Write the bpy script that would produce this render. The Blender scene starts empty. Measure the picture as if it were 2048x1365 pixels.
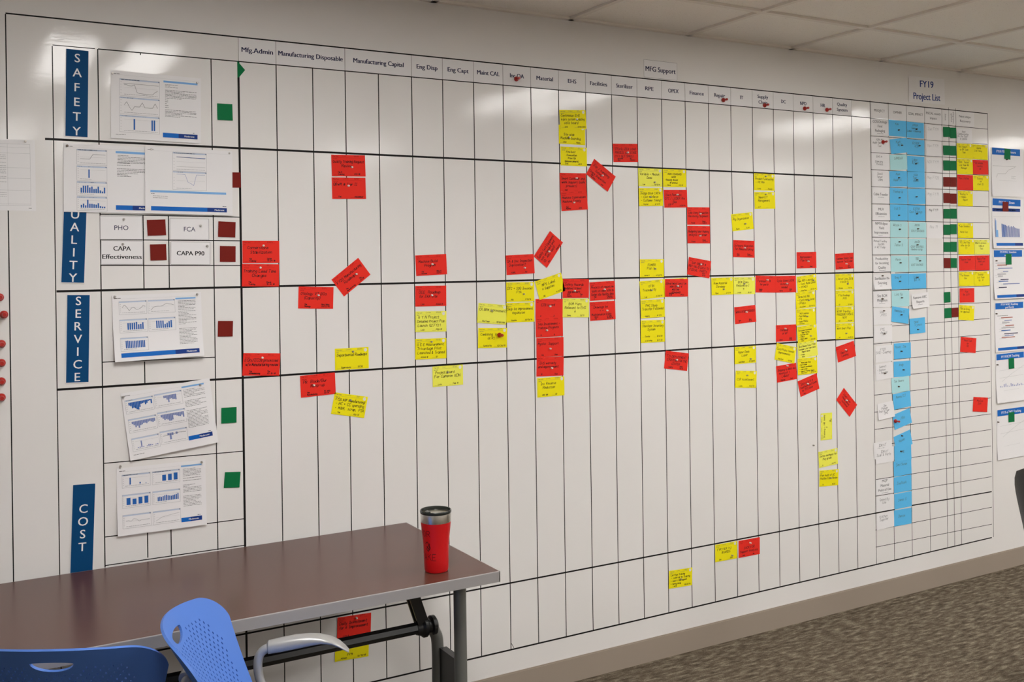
import bpy, bmesh, math, random
from mathutils import Vector, Matrix, geometry
random.seed(7)
C = bpy.context.scene.collection

# ---------------------------------------------------------------- camera, light, exposure
# World: the whiteboard wall is the plane y = 0, x runs along it to the right, z is up, metres.
CAM_D, EYE = 3.39, 1.668
cam = bpy.data.cameras.new('camera'); cam_o = bpy.data.objects.new('camera', cam); C.objects.link(cam_o)
cam.sensor_width = 36.0; cam.lens = 2009.0/2048*36.0; cam.clip_start = 0.05; cam.clip_end = 60
cam.shift_y = -(682.5-536.0)/2048
yaw = math.atan2(3484, 2009) - math.pi/2            # 30 degrees to the right of the wall normal
view = Vector((math.cos(yaw+math.pi/2), math.sin(yaw+math.pi/2), 0))
right = Vector((view.y, -view.x, 0)); up = Vector((0, 0, 1))
roll = math.atan(.0142)
r2 = right*math.cos(roll) - up*math.sin(roll); u2 = up*math.cos(roll) + right*math.sin(roll)
m = Matrix((r2, u2, -view)).transposed().to_4x4(); m.translation = (0, -CAM_D, EYE)
cam_o.matrix_world = m
bpy.context.scene.camera = cam_o

world = bpy.data.worlds.new('world'); bpy.context.scene.world = world; world.use_nodes = True
world.node_tree.nodes['Background'].inputs[0].default_value = (.9, .93, 1, 1)
world.node_tree.nodes['Background'].inputs[1].default_value = .05
vs = bpy.context.scene.view_settings
vs.view_transform = 'Standard'; vs.look = 'None'; vs.gamma = 1; vs.use_curve_mapping = False
vs.exposure = 2.0
LAMP = 7.5                                          # radiance of the ceiling lights' lenses
LAMP_COL = (1.0, .975, .95)

# ---------------------------------------------------------------- materials
MATS = {}
def mat(name, col, rough=.6, spec=.3, metal=0, build=None):
    if name in MATS: return MATS[name]
    m = bpy.data.materials.new(name); m.use_nodes = True
    nt = m.node_tree; b = nt.nodes['Principled BSDF']
    b.inputs['Base Color'].default_value = (*col, 1); b.inputs['Roughness'].default_value = rough
    b.inputs['Specular IOR Level'].default_value = spec; b.inputs['Metallic'].default_value = metal
    if build: build(nt, b)
    MATS[name] = m
    return m
def N(nt, t, **k):
    n = nt.nodes.new(t)
    for a, v in k.items(): setattr(n, a, v)
    return n
def objcoord(nt, scale=(1, 1, 1)):
    tc = N(nt, 'ShaderNodeTexCoord'); mp = N(nt, 'ShaderNodeMapping'); mp.inputs['Scale'].default_value = scale
    nt.links.new(tc.outputs['Object'], mp.inputs['Vector']); return mp.outputs['Vector']
def noise(nt, vec, scale, detail=3, rough=.5):
    n = N(nt, 'ShaderNodeTexNoise'); n.inputs['Scale'].default_value = scale
    n.inputs['Detail'].default_value = detail; n.inputs['Roughness'].default_value = rough
    nt.links.new(vec, n.inputs['Vector']); return n.outputs['Fac']
def ramp(nt, fac, stops):
    r = N(nt, 'ShaderNodeValToRGB'); e = r.color_ramp.elements
    while len(e) < len(stops): e.new(.5)
    for i, (p, c) in enumerate(stops): e[i].position = p; e[i].color = (*c, 1)
    nt.links.new(fac, r.inputs['Fac']); return r.outputs['Color']
def bump(nt, b, h, strength, dist):
    n = N(nt, 'ShaderNodeBump'); n.inputs['Strength'].default_value = strength; n.inputs['Distance'].default_value = dist
    nt.links.new(h, n.inputs['Height']); nt.links.new(n.outputs['Normal'], b.inputs['Normal'])
def mathn(nt, op, a, b_):
    n = N(nt, 'ShaderNodeMath', operation=op)
    for i, v in enumerate((a, b_)):
        if isinstance(v, (int, float)): n.inputs[i].default_value = v
        else: nt.links.new(v, n.inputs[i])
    return n.outputs[0]

def b_board(nt, b):                                 # gloss dry-erase coating rolled on a plastered wall
    fine = noise(nt, objcoord(nt, (1, 1, 3.2)), 48, 3, .6); mid = noise(nt, objcoord(nt, (1, 1, 1.4)), 13, 2, .5); big = noise(nt, objcoord(nt), 1.3, 2)
    h = mathn(nt, 'ADD', mathn(nt, 'MULTIPLY', fine, .26), mathn(nt, 'MULTIPLY', mid, .5))
    bump(nt, b, h, 1.0, .0006)
    nt.links.new(ramp(nt, big, [(.3, (.765, .748, .732)), (.7, (.79, .773, .757))]), b.inputs['Base Color'])
def b_carpet(nt, b):
    v = objcoord(nt, (10, 34, 1)); n1 = noise(nt, v, 1.6, 4, .65); n2 = noise(nt, objcoord(nt, (14, 30, 1)), 14, 3, .7)
    n3 = noise(nt, objcoord(nt), 420, 2, .6)
    f = mathn(nt, 'ADD', mathn(nt, 'MULTIPLY', n1, .5), mathn(nt, 'ADD', mathn(nt, 'MULTIPLY', n2, .34), mathn(nt, 'MULTIPLY', n3, .16)))
    nt.links.new(ramp(nt, f, [(.36, (.030, .024, .015)), (.47, (.10, .078, .056)), (.54, (.17, .142, .10)), (.64, (.36, .31, .24))]), b.inputs['Base Color'])
    bump(nt, b, f, .8, .006)
def b_tile(nt, b):
    v = objcoord(nt); n1 = noise(nt, v, 190, 2, .6); n2 = noise(nt, v, 60, 3, .6)
    nt.links.new(ramp(nt, n1, [(.28, (.42, .38, .33)), (.34, (.90, .865, .81)), (1, (.93, .895, .85))]), b.inputs['Base Color'])
    bump(nt, b, mathn(nt, 'ADD', n1, n2), .5, .003)
def b_wood(nt, b):
    v = objcoord(nt, (1.2, 16, 1)); n1 = noise(nt, v, 4, 5, .6); n2 = noise(nt, objcoord(nt, (6, 90, 1)), 5, 3, .6)
    f = mathn(nt, 'ADD', mathn(nt, 'MULTIPLY', n1, .6), mathn(nt, 'MULTIPLY', n2, .4))
    nt.links.new(ramp(nt, f, [(.3, (.070, .027, .018)), (.7, (.112, .048, .034))]), b.inputs['Base Color'])
def grain(scale, strength, dist=.0004):
    return lambda nt, b: bump(nt, b, noise(nt, objcoord(nt), scale, 3), strength, dist)

M_BOARD = mat('whiteboard_coating', (.78, .76, .74), .045, .2, build=b_board)
M_WALL = mat('wall_paint', (.84, .81, .77), .7, .3, build=grain(300, .2))
M_BASE = mat('vinyl_baseboard', (.33, .275, .225), .5, .35, build=grain(90, .15))
M_CARPET = mat('carpet', (.2, .17, .13), 1, .05, build=b_carpet)
M_TILE = mat('ceiling_tile', (.7, .66, .6), .95, .1, build=b_tile)
M_GRID = mat('ceiling_grid_paint', (.80, .75, .69), .5, .3)
M_TAPE = mat('black_tape', (.007, .006, .006), .5, .15)
M_TAPEG = mat('grey_line', (.13, .12, .12), .5, .3)
M_PAPER = mat('white_paper', (.80, .79, .80), .75, .2)
M_CARD = {'R': mat('red_card', (.80, .028, .016), .7, .2, build=grain(500, .15)), 'Y': mat('yellow_card', (.87, .77, .004), .7, .2, build=grain(500, .15)),
          'L': mat('pale_yellow_card', (.85, .84, .10), .7, .2, build=grain(500, .15)), 'B': mat('blue_card', (.11, .50, .86), .7, .2, build=grain(500, .15)),
          'P': mat('pale_blue_card', (.42, .72, .76), .7, .2, build=grain(500, .15)), 'W': M_PAPER,
          'G': mat('green_magnet', (.002, .16, .05), .65, .15), 'D': mat('dark_red_magnet', (.18, .012, .007), .65, .15)}
M_INK = mat('black_ink', (.012, .011, .014), .6, .2)
M_PEN = mat('grey_pen', (.10, .10, .11), .6, .2)
M_FAINT = mat('faint_print', (.36, .36, .38), .7, .2)
M_NAVY = mat('navy_print', (.018, .022, .07), .6, .2)
M_BLUE = mat('blue_print', (.005, .13, .50), .6, .2)
M_BLUE2 = mat('deep_blue_print', (.008, .04, .22), .6, .2)
M_HEADB = mat('chart_header', (.50, .58, .72), .6, .2)
M_SKY = mat('light_blue_print', (.20, .42, .75), .6, .2)
M_BAR = mat('chart_bar_blue', (.02, .12, .42), .6, .2)
M_BARP = mat('chart_bar_pale', (.20, .25, .48), .6, .2)
M_REDDISH = mat('red_print', (.4, .12, .08), .6, .2)
M_STICK = mat('white_sticker', (.74, .74, .66), .6, .3)
M_SIGN = mat('sign_blue', (.001, .058, .175), .65, .15)
M_WHITE = mat('white_print', (.82, .82, .82), .6, .2)
M_REDPIN = mat('red_plastic', (.42, .015, .010), .3, .5)
M_SILVER = mat('silver_magnet', (.42, .40, .37), .35, .5, .7)
M_WPIN = mat('white_magnet', (.82, .78, .72), .3, .5)
M_DPIN = mat('dark_magnet', (.10, .07, .05), .35, .5, .4)
M_TOP = mat('dark_wood_laminate', (.1, .055, .045), .24, .32, build=b_wood)
M_EDGE = mat('grey_edge_band', (.30, .285, .28), .45, .4)
M_BLACKM = mat('black_metal', (.012, .012, .012), .35, .5)
M_GREYM = mat('grey_metal', (.16, .165, .155), .38, .5, .25)
M_ALU = mat('silver_plastic', (.42, .42, .41), .35, .5, .35, build=grain(900, .06))
M_CHBLUE = mat('blue_plastic', (.075, .185, .57), .5, .3, build=grain(700, .12))
M_LEATHER = mat('black_leather', (.012, .012, .013), .28, .5, build=grain(160, .5, .001))
M_STEEL = mat('brushed_steel', (.62, .60, .56), .26, .5, 1.0)
M_CUP = mat('red_powder_coat', (.56, .003, .006), .42, .45, build=grain(1400, .1))
M_LID = mat('smoky_lid', (.018, .021, .018), .22, .35)
M_CUPINK = mat('cup_marker', (.045, .003, .004), .5, .3)
def b_glow(nt, b):
    b.inputs['Emission Color'].default_value = (*LAMP_COL, 1); b.inputs['Emission Strength'].default_value = LAMP
M_GLOW = mat('lamp_lens', (.8, .8, .8), .5, .3, build=b_glow)
M_LAMPW = mat('lamp_enamel', (.75, .74, .72), .4, .4)

# ---------------------------------------------------------------- helpers
def link(name, mesh, parent=None, loc=None, rot=None):
    o = bpy.data.objects.new(name, mesh); C.objects.link(o)
    if parent: o.parent = parent
    if loc: o.location = loc
    if rot: o.rotation_euler = rot
    return o
def tag(o, label, cat, group=None):
    o['label'] = label; o['category'] = cat
    if group: o['group'] = group
    return o
class G:                                            # geometry collector: verts, faces, material slots
    def __init__(s): s.v = []; s.f = []; s.mi = []; s.m = []
    def slot(s, m):
        if m not in s.m: s.m.append(m)
        return s.m.index(m)
    def add(s, vs, fs, m):
        b = len(s.v); i = s.slot(m); s.v += [tuple(v) for v in vs]
        for f in fs: s.f.append([b+k for k in f]); s.mi.append(i)
    def box(s, a, b, m):
        (x0, y0, z0), (x1, y1, z1) = a, b
        s.add([(x, y, z) for x in (x0, x1) for y in (y0, y1) for z in (z0, z1)],
              [(0, 1, 3, 2), (4, 6, 7, 5), (0, 4, 5, 1), (2, 3, 7, 6), (0, 2, 6, 4), (1, 5, 7, 3)], m)
    def lathe(s, prof, m, seg=24, axis='z', origin=(0, 0, 0)):
        vs = []
        for r, h in prof:
            for i in range(seg):
                a = 2*math.pi*i/seg; c, d = r*math.cos(a), r*math.sin(a)
                p = (c, d, h) if axis == 'z' else (c, -h, d)      # 'y': grows toward the room
                vs.append((p[0]+origin[0], p[1]+origin[1], p[2]+origin[2]))
        fs = []
        for j in range(len(prof)-1):
            for i in range(seg):
                k = (i+1) % seg; fs.append((j*seg+i, j*seg+k, (j+1)*seg+k, (j+1)*seg+i))
        fs.append(list(range(seg))[::-1]); fs.append([(len(prof)-1)*seg+i for i in range(seg)])
        s.add(vs, fs, m)
    def tube(s, pts, r, m, seg=14):
        pts = [Vector(p) for p in pts]; vs = []; n = len(pts); ref = None
        for i, p in enumerate(pts):
            t = (pts[min(i+1, n-1)]-pts[max(i-1, 0)]).normalized()
            if ref is None: ref = Vector((0, 0, 1)) if abs(t.z) < .9 else Vector((1, 0, 0))
            a = (ref - t*ref.dot(t)).normalized(); b = t.cross(a); ref = a
            rr = r[i] if isinstance(r, (list, tuple)) else r
            for k in range(seg):
                an = 2*math.pi*k/seg; vs.append(p+a*(rr*math.cos(an))+b*(rr*math.sin(an)))
        fs = [(j*seg+i, j*seg+(i+1) % seg, (j+1)*seg+(i+1) % seg, (j+1)*seg+i) for j in range(n-1) for i in range(seg)]
        fs.append(list(range(seg))[::-1]); fs.append([(n-1)*seg+i for i in range(seg)])
        s.add(vs, fs, m)
    def mesh(s, name, smooth=False):
        me = bpy.data.meshes.new(name); me.from_pydata(s.v, [], s.f)
        for m in s.m: me.materials.append(m)
        me.polygons.foreach_set('material_index', s.mi)
        bm = bmesh.new(); bm.from_mesh(me); bmesh.ops.recalc_face_normals(bm, faces=bm.faces); bm.to_mesh(me); bm.free()
        if smooth: me.shade_smooth(); me.set_sharp_from_angle(angle=math.radians(40))
        me.update(); return me
    def obj(s, name, parent=None, smooth=False, loc=None, rot=None): return link(name, s.mesh(name, smooth), parent, loc, rot)
def smooth_path(p, n=8):                            # Catmull-Rom through points
    p = [Vector(q) for q in p]; q = [p[0]*2-p[1]]+p+[p[-1]*2-p[-2]]; out = []
    for i in range(1, len(q)-2):
        for k in range(n):
            t = k/n; a, b, c, d = q[i-1:i+3]
            out.append(.5*((2*b)+(c-a)*t+(2*a-5*b+4*c-d)*t*t+(3*b-a-3*c+d)*t**3))
    out.append(p[-1]); return out

# printed lettering from Blender's own font, turned into flat meshes
_font = {}
def glyphs(text, bold):
    k = (text, bold)
    if k not in _font:
        cu = bpy.data.curves.new('t', 'FONT'); cu.body = text; cu.resolution_u = 3; cu.offset = bold
        o = bpy.data.objects.new('t', cu); C.objects.link(o)
        dg = bpy.context.evaluated_depsgraph_get(); dg.update()
        me = o.evaluated_get(dg).to_mesh()
        v = [(p.co.x, p.co.y) for p in me.vertices]; f = [list(p.vertices) for p in me.polygons]
        o.evaluated_get(dg).to_mesh_clear(); bpy.data.objects.remove(o)
        if not v: v = [(0, 0), (1, 1)]
        xs = [a[0] for a in v]; ys = [a[1] for a in v]
        _font[k] = (v, f, min(xs), max(xs), min(ys), max(ys))
    return _font[k]
CAP = glyphs('H', 0)[5]                              # capital height of the font at size 1
# handwriting: single-stroke letters on a grid 4 wide, capitals 6 high, x-height 4
ST = {'A':'0,0 2,6 4,0|1,2 3,2','B':'0,0 0,6 3,6 3.6,4.5 2.6,3.2 0,3.2|2.6,3.2 4,1.8 3,0 0,0','C':'4,5 2.5,6 .6,5 0,3 .6,1 2.5,0 4,1','D':'0,0 0,6 2.4,6 4,4 4,2 2.4,0 0,0','E':'3.6,6 0,6 0,0 3.8,0|0,3 2.8,3','F':'3.6,6 0,6 0,0|0,3 2.8,3','G':'4,5 2.4,6 .5,5 0,3 .6,1 2.4,0 4,1 4,2.8 2.4,2.8','H':'0,0 0,6|4,0 4,6|0,3 4,3','I':'.6,0 2.6,0|1.6,0 1.6,6|.6,6 2.6,6','J':'.5,6 3.8,6|2.6,6 2.5,1 1.5,0 0,1','K':'0,0 0,6|3.8,6 0,2.8|1.2,3.8 4,0','L':'0,6 0,0 3.6,0','M':'0,0 .4,6 2,2 3.6,6 4,0','N':'0,0 0,6 4,0 4,6','O':'2,6 .3,5 0,3 .5,1 2,0 3.5,1 4,3 3.6,5 2,6','P':'0,0 0,6 3,6 3.8,4.6 3,3.2 0,3','Q':'2,6 .3,5 0,3 .5,1 2,0 3.5,1 4,3 3.6,5 2,6|2.6,1.4 4.2,-.6','R':'0,0 0,6 3,6 3.8,4.6 3,3.2 0,3|1.8,3 4,0','S':'3.8,5.2 2.4,6 .6,5.2 .8,3.8 3.2,2.6 3.8,1.2 2.2,0 0,.8','T':'0,6 4.2,6|2,6 2,0','U':'0,6 0,1.6 1.2,0 3,0 4,1.6 4,6','V':'0,6 2,0 4,6','W':'0,6 1,0 2,4 3,0 4,6','X':'0,6 4,0|4,6 0,0','Y':'0,6 2,3 4,6|2,3 2,0','Z':'0,6 4,6 0,0 4,0',
'a':'3.4,3.4 1.8,4 .2,2.6 .3,.7 1.6,0 3.2,1.2 3.4,3.6 3.6,0','b':'0,6 .1,0 1.8,0 3.2,1.2 3,3 1.6,3.6 .1,2.4','c':'3.2,3.4 1.6,4 .2,2.4 .4,.6 1.8,0 3.2,.8','d':'3.4,6 3.4,0|3.4,1.2 1.8,0 .3,.8 .2,2.6 1.6,3.8 3.4,3','e':'.2,2 3.2,2.2 2.6,3.8 1.2,3.9 .2,2.4 .5,.6 1.8,0 3.2,.7','f':'3,5.8 2,6 1.4,5 1.4,0|.4,3.6 2.8,3.6','g':'3.4,3.4 1.8,4 .2,2.6 .4,.8 1.8,.2 3.3,1.4 3.4,3.6 3.2,-1.6 1.6,-2.4 .2,-1.6','h':'0,6 0,0|0,2.6 1.6,4 2.8,3.2 3,0','i':'.8,4 .8,0|.8,5.3 1,5.5','j':'1.6,4 1.5,-1.6 .4,-2.2|1.6,5.3 1.8,5.5','k':'0,6 0,0|2.8,4 0,1.6|1,2.4 3,0','l':'.8,6 .8,.3 1.6,0','m':'0,4 0,0|0,2.8 1,4 1.9,3.2 1.9,0|1.9,2.8 3,4 3.9,3.2 4,0','n':'0,4 0,0|0,2.6 1.6,4 2.9,3.2 3,0','o':'1.7,4 .3,3 .2,1 1.6,0 3,.9 3.2,2.9 1.7,4','p':'0,4 0,-2.4|0,3 1.6,4 3.1,2.8 2.8,.8 1.2,0 0,.9','q':'3.2,3.4 1.6,4 .2,2.6 .5,.6 1.8,0 3.1,1|3.2,4 3.2,-2.4','r':'0,4 0,0|0,2.4 1.2,3.8 2.5,3.7','s':'3,3.4 1.6,4 .4,3.2 2.6,1.6 2.6,.4 1.2,0 .1,.6','t':'1.2,5.6 1.2,.5 2.2,0 3,.4|0,3.8 2.8,3.9','u':'0,4 .1,.8 1.4,0 2.9,1.2 3,4 3.2,0','v':'0,4 1.5,0 3,4','w':'0,4 .9,0 1.9,3 2.9,0 3.8,4','x':'0,4 3,0|3,4 0,0','y':'0,4 1.6,.4|3.2,4 1,-2.2 0,-2.2','z':'0,4 3,4 0,0 3.2,0',
'0':'2,6 .4,5 0,3 .6,.8 2,0 3.4,1 3.8,3 3.4,5 2,6','1':'.8,5 2,6 2,0','2':'.2,5 1.6,6 3.4,5 3,3.4 0,0 3.8,0','3':'.2,6 3.2,6 1.6,3.6 3.4,2.6 3.2,.6 1.4,0 0,.6','4':'2.8,0 2.8,6 0,2 3.8,2','5':'3.4,6 .4,6 .3,3.6 2.4,3.8 3.5,2.2 2.6,.2 .1,.3','6':'3,6 .8,4 .1,1.6 1.4,0 3.2,.8 3.2,2.6 1.6,3.2 .3,2','7':'0,6 3.6,6 1.4,0','8':'1.9,3.2 .4,4.6 1.8,6 3.4,4.8 1.9,3.2 .2,1.4 1.8,0 3.6,1.4 1.9,3.2','9':'3.3,4 1.8,3 .3,4.2 1.4,6 3.3,5.2 3.2,3 2.6,0',
'/':'0,-.6 3,6.6','-':'.4,2.6 2.8,2.7','+':'.2,2.6 3,2.6|1.6,4 1.6,1.2','&':'3.6,0 .8,4.4 1.8,6 2.6,4.8 .3,2 .8,0 2.4,.2 3.6,2.4','(':'2,6.6 .8,3 2,-.6',')':'.6,6.6 1.8,3 .6,-.6','.':'.6,0 .9,.3','?':'.2,5 1.6,6 3,4.8 1.6,2.8 1.6,1.8|1.5,.2 1.7,0','#':'1,0 1.6,6|2.6,0 3.2,6|.2,2 3.8,2|.4,4 4,4','@':'3,2 2,1.6 1.2,2.8 2,4 3,3.8 3,1.8 4,2.4 3.4,5.4 1.4,5.6 .2,3 1,.6 3.4,.4','$':'3.6,5 1.8,5.6 .4,4.4 3.2,2 1.8,.5 0,1.2|1.9,6.6 1.9,-.6',"'":'.8,6 .8,5',',':'.8,.4 .4,-1',':':'.6,.4 .8,.6|.6,3 .8,3.2','=':'.4,1.8 2.8,1.8|.4,3.4 2.8,3.4','*':'0,3 3,3'}
ST = {k: [[tuple(map(float, p.split(','))) for p in s.split()] for s in v.split('|')] for k, v in ST.items()}
class Sheet:
    """Flat print in a sheet's own frame: x right, y down, millimetres; lift(x, y) follows the paper's curl."""
    def __init__(s, lift=None, off=.35): s.g = G(); s.lift = lift or (lambda x, y: 0); s.off = off
    def P(s, x, y, d=0): return (x/1000, -(s.lift(x, y)+s.off+d)/1000, -y/1000)
    def poly(s, pts, m, d=0): s.g.add([s.P(x, y, d) for x, y in pts], [list(range(len(pts)))], m)
    def rect(s, x0, y0, x1, y1, m, d=0, n=1):
        for i in range(n):
            a = x0+(x1-x0)*i/n; b = x0+(x1-x0)*(i+1)/n
            s.poly([(a, y0), (b, y0), (b, y1), (a, y1)], m, d)
    def line(s, pts, w, m, d=0):
        for (x0, y0), (x1, y1) in zip(pts, pts[1:]):
            L = math.hypot(x1-x0, y1-y0) or 1e-6; nx, ny = -(y1-y0)/L*w/2, (x1-x0)/L*w/2; ex, ey = (x1-x0)/L*w*.3, (y1-y0)/L*w*.3
            s.poly([(x0+nx-ex, y0+ny-ey), (x1+nx+ex, y1+ny+ey), (x1-nx+ex, y1-ny+ey), (x0-nx-ex, y0-ny-ey)], m, d)
    def hand(s, text, x, y, h, m, w=.9, maxw=None, slant=.16):   # y = baseline
        adv = {'i': 2.2, 'l': 2.6, 'I': 3.6, ' ': 3.2, '.': 2, 't': 3.6, '1': 3.2, "'": 2, 'j': 2.6, 'f': 3.6, 'r': 3.4, 'm': 5.2, 'w': 5, 'M': 5.4, 'W': 5.4, '(': 3, ')': 3}
        tot = sum(adv.get(c, 4.3 if c.islower() else 5.2) for c in text); k = h/6
        kx = k if not maxw or tot*k <= maxw else maxw/tot
        cx = x
        for c in text:
            if c in ST:
                jy = random.uniform(-.3, .3)*k; js = random.uniform(.9, 1.08)
                for stroke in ST[c]:
                    s.line([(cx+(px+py*slant+random.uniform(-.13, .13))*kx*js, y-(py+random.uniform(-.13, .13))*k*js+jy) for px, py in stroke], w, m, .1)
            cx += adv.get(c, 4.3 if c.islower() else 5.2)*kx*random.uniform(.94, 1.05)
        return cx
    def type(s, text, x, y, w, h, m, bold=.0, d=.12, exact=None):
        """Printed text; (x, y) = centre of the line, h = capital height, w = greatest width, exact = set width."""
        v, f, x0, x1, y0, y1 = glyphs(text, 0)
        ky = h/CAP; kx = exact/(x1-x0) if exact else min(ky*1.02, w/(x1-x0))
        ox = x-(x1-x0)*kx/2
        for i, sh in enumerate((-1, 1) if bold else (0,)):
            s.g.add([s.P(ox+(a-x0)*kx+sh*bold*ky, y+h/2-b*ky, d+i*.05) for a, b in v], f, m)
    def fuzz(s, x, y, w, h, m, lines, gap=None, th=None, seed=0):    # body copy too small to read: broken word bars
        rr = random.Random(seed+int(x*7+y*13)); gap = gap or h/max(lines, 1); th = th or gap*.34
        for i in range(lines):
            yy = y+i*gap; cx = x; end = x+w*(1 if rr.random() < .7 else rr.uniform(.35, .9))
            while cx < end-2:
                L = min(rr.uniform(3, 11), end-cx); s.rect(cx, yy, cx+L, yy+th, m); cx += L+1.3
    def child(s, name, parent, loc=None): return s.g.obj(name, parent, loc=loc) if s.g.v else None
def sheet_mesh(name, w, h, m, th=.3, lift=None, nx=1, ny=1):
    g = G(); f = lift or (lambda x, y: 0); pts = [(w*i/nx, h*j/ny) for j in range(ny+1) for i in range(nx+1)]
    n = len(pts)
    vs = [(x/1000, -(f(x, y)+th)/1000, -y/1000) for x, y in pts]+[(x/1000, -f(x, y)/1000, -y/1000) for x, y in pts]
    q = nx+1; fs = []
    for j in range(ny):
        for i in range(nx):
            a = j*q+i; fs.append((a, a+1, a+q+1, a+q)); fs.append((n+a, n+a+q, n+a+q+1, n+a+1))
    ring = [i for i in range(q)]+[j*q+nx for j in range(1, ny+1)]+[ny*q+i for i in range(nx-1, -1, -1)]+[j*q for j in range(ny-1, 0, -1)]
    for a, b in zip(ring, ring[1:]+ring[:1]): fs.append((a, n+a, n+b, b))
    g.add(vs, fs, m); return g.mesh(name, smooth=lift is not None)
def on_wall(o, x, z, ang, layer):                   # hang a thing on the whiteboard (millimetres, degrees)
    o.location = (x/1000, -(.0007+.0006*layer), z/1000); o.rotation_euler = (0, -math.radians(ang), 0); return o
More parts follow.
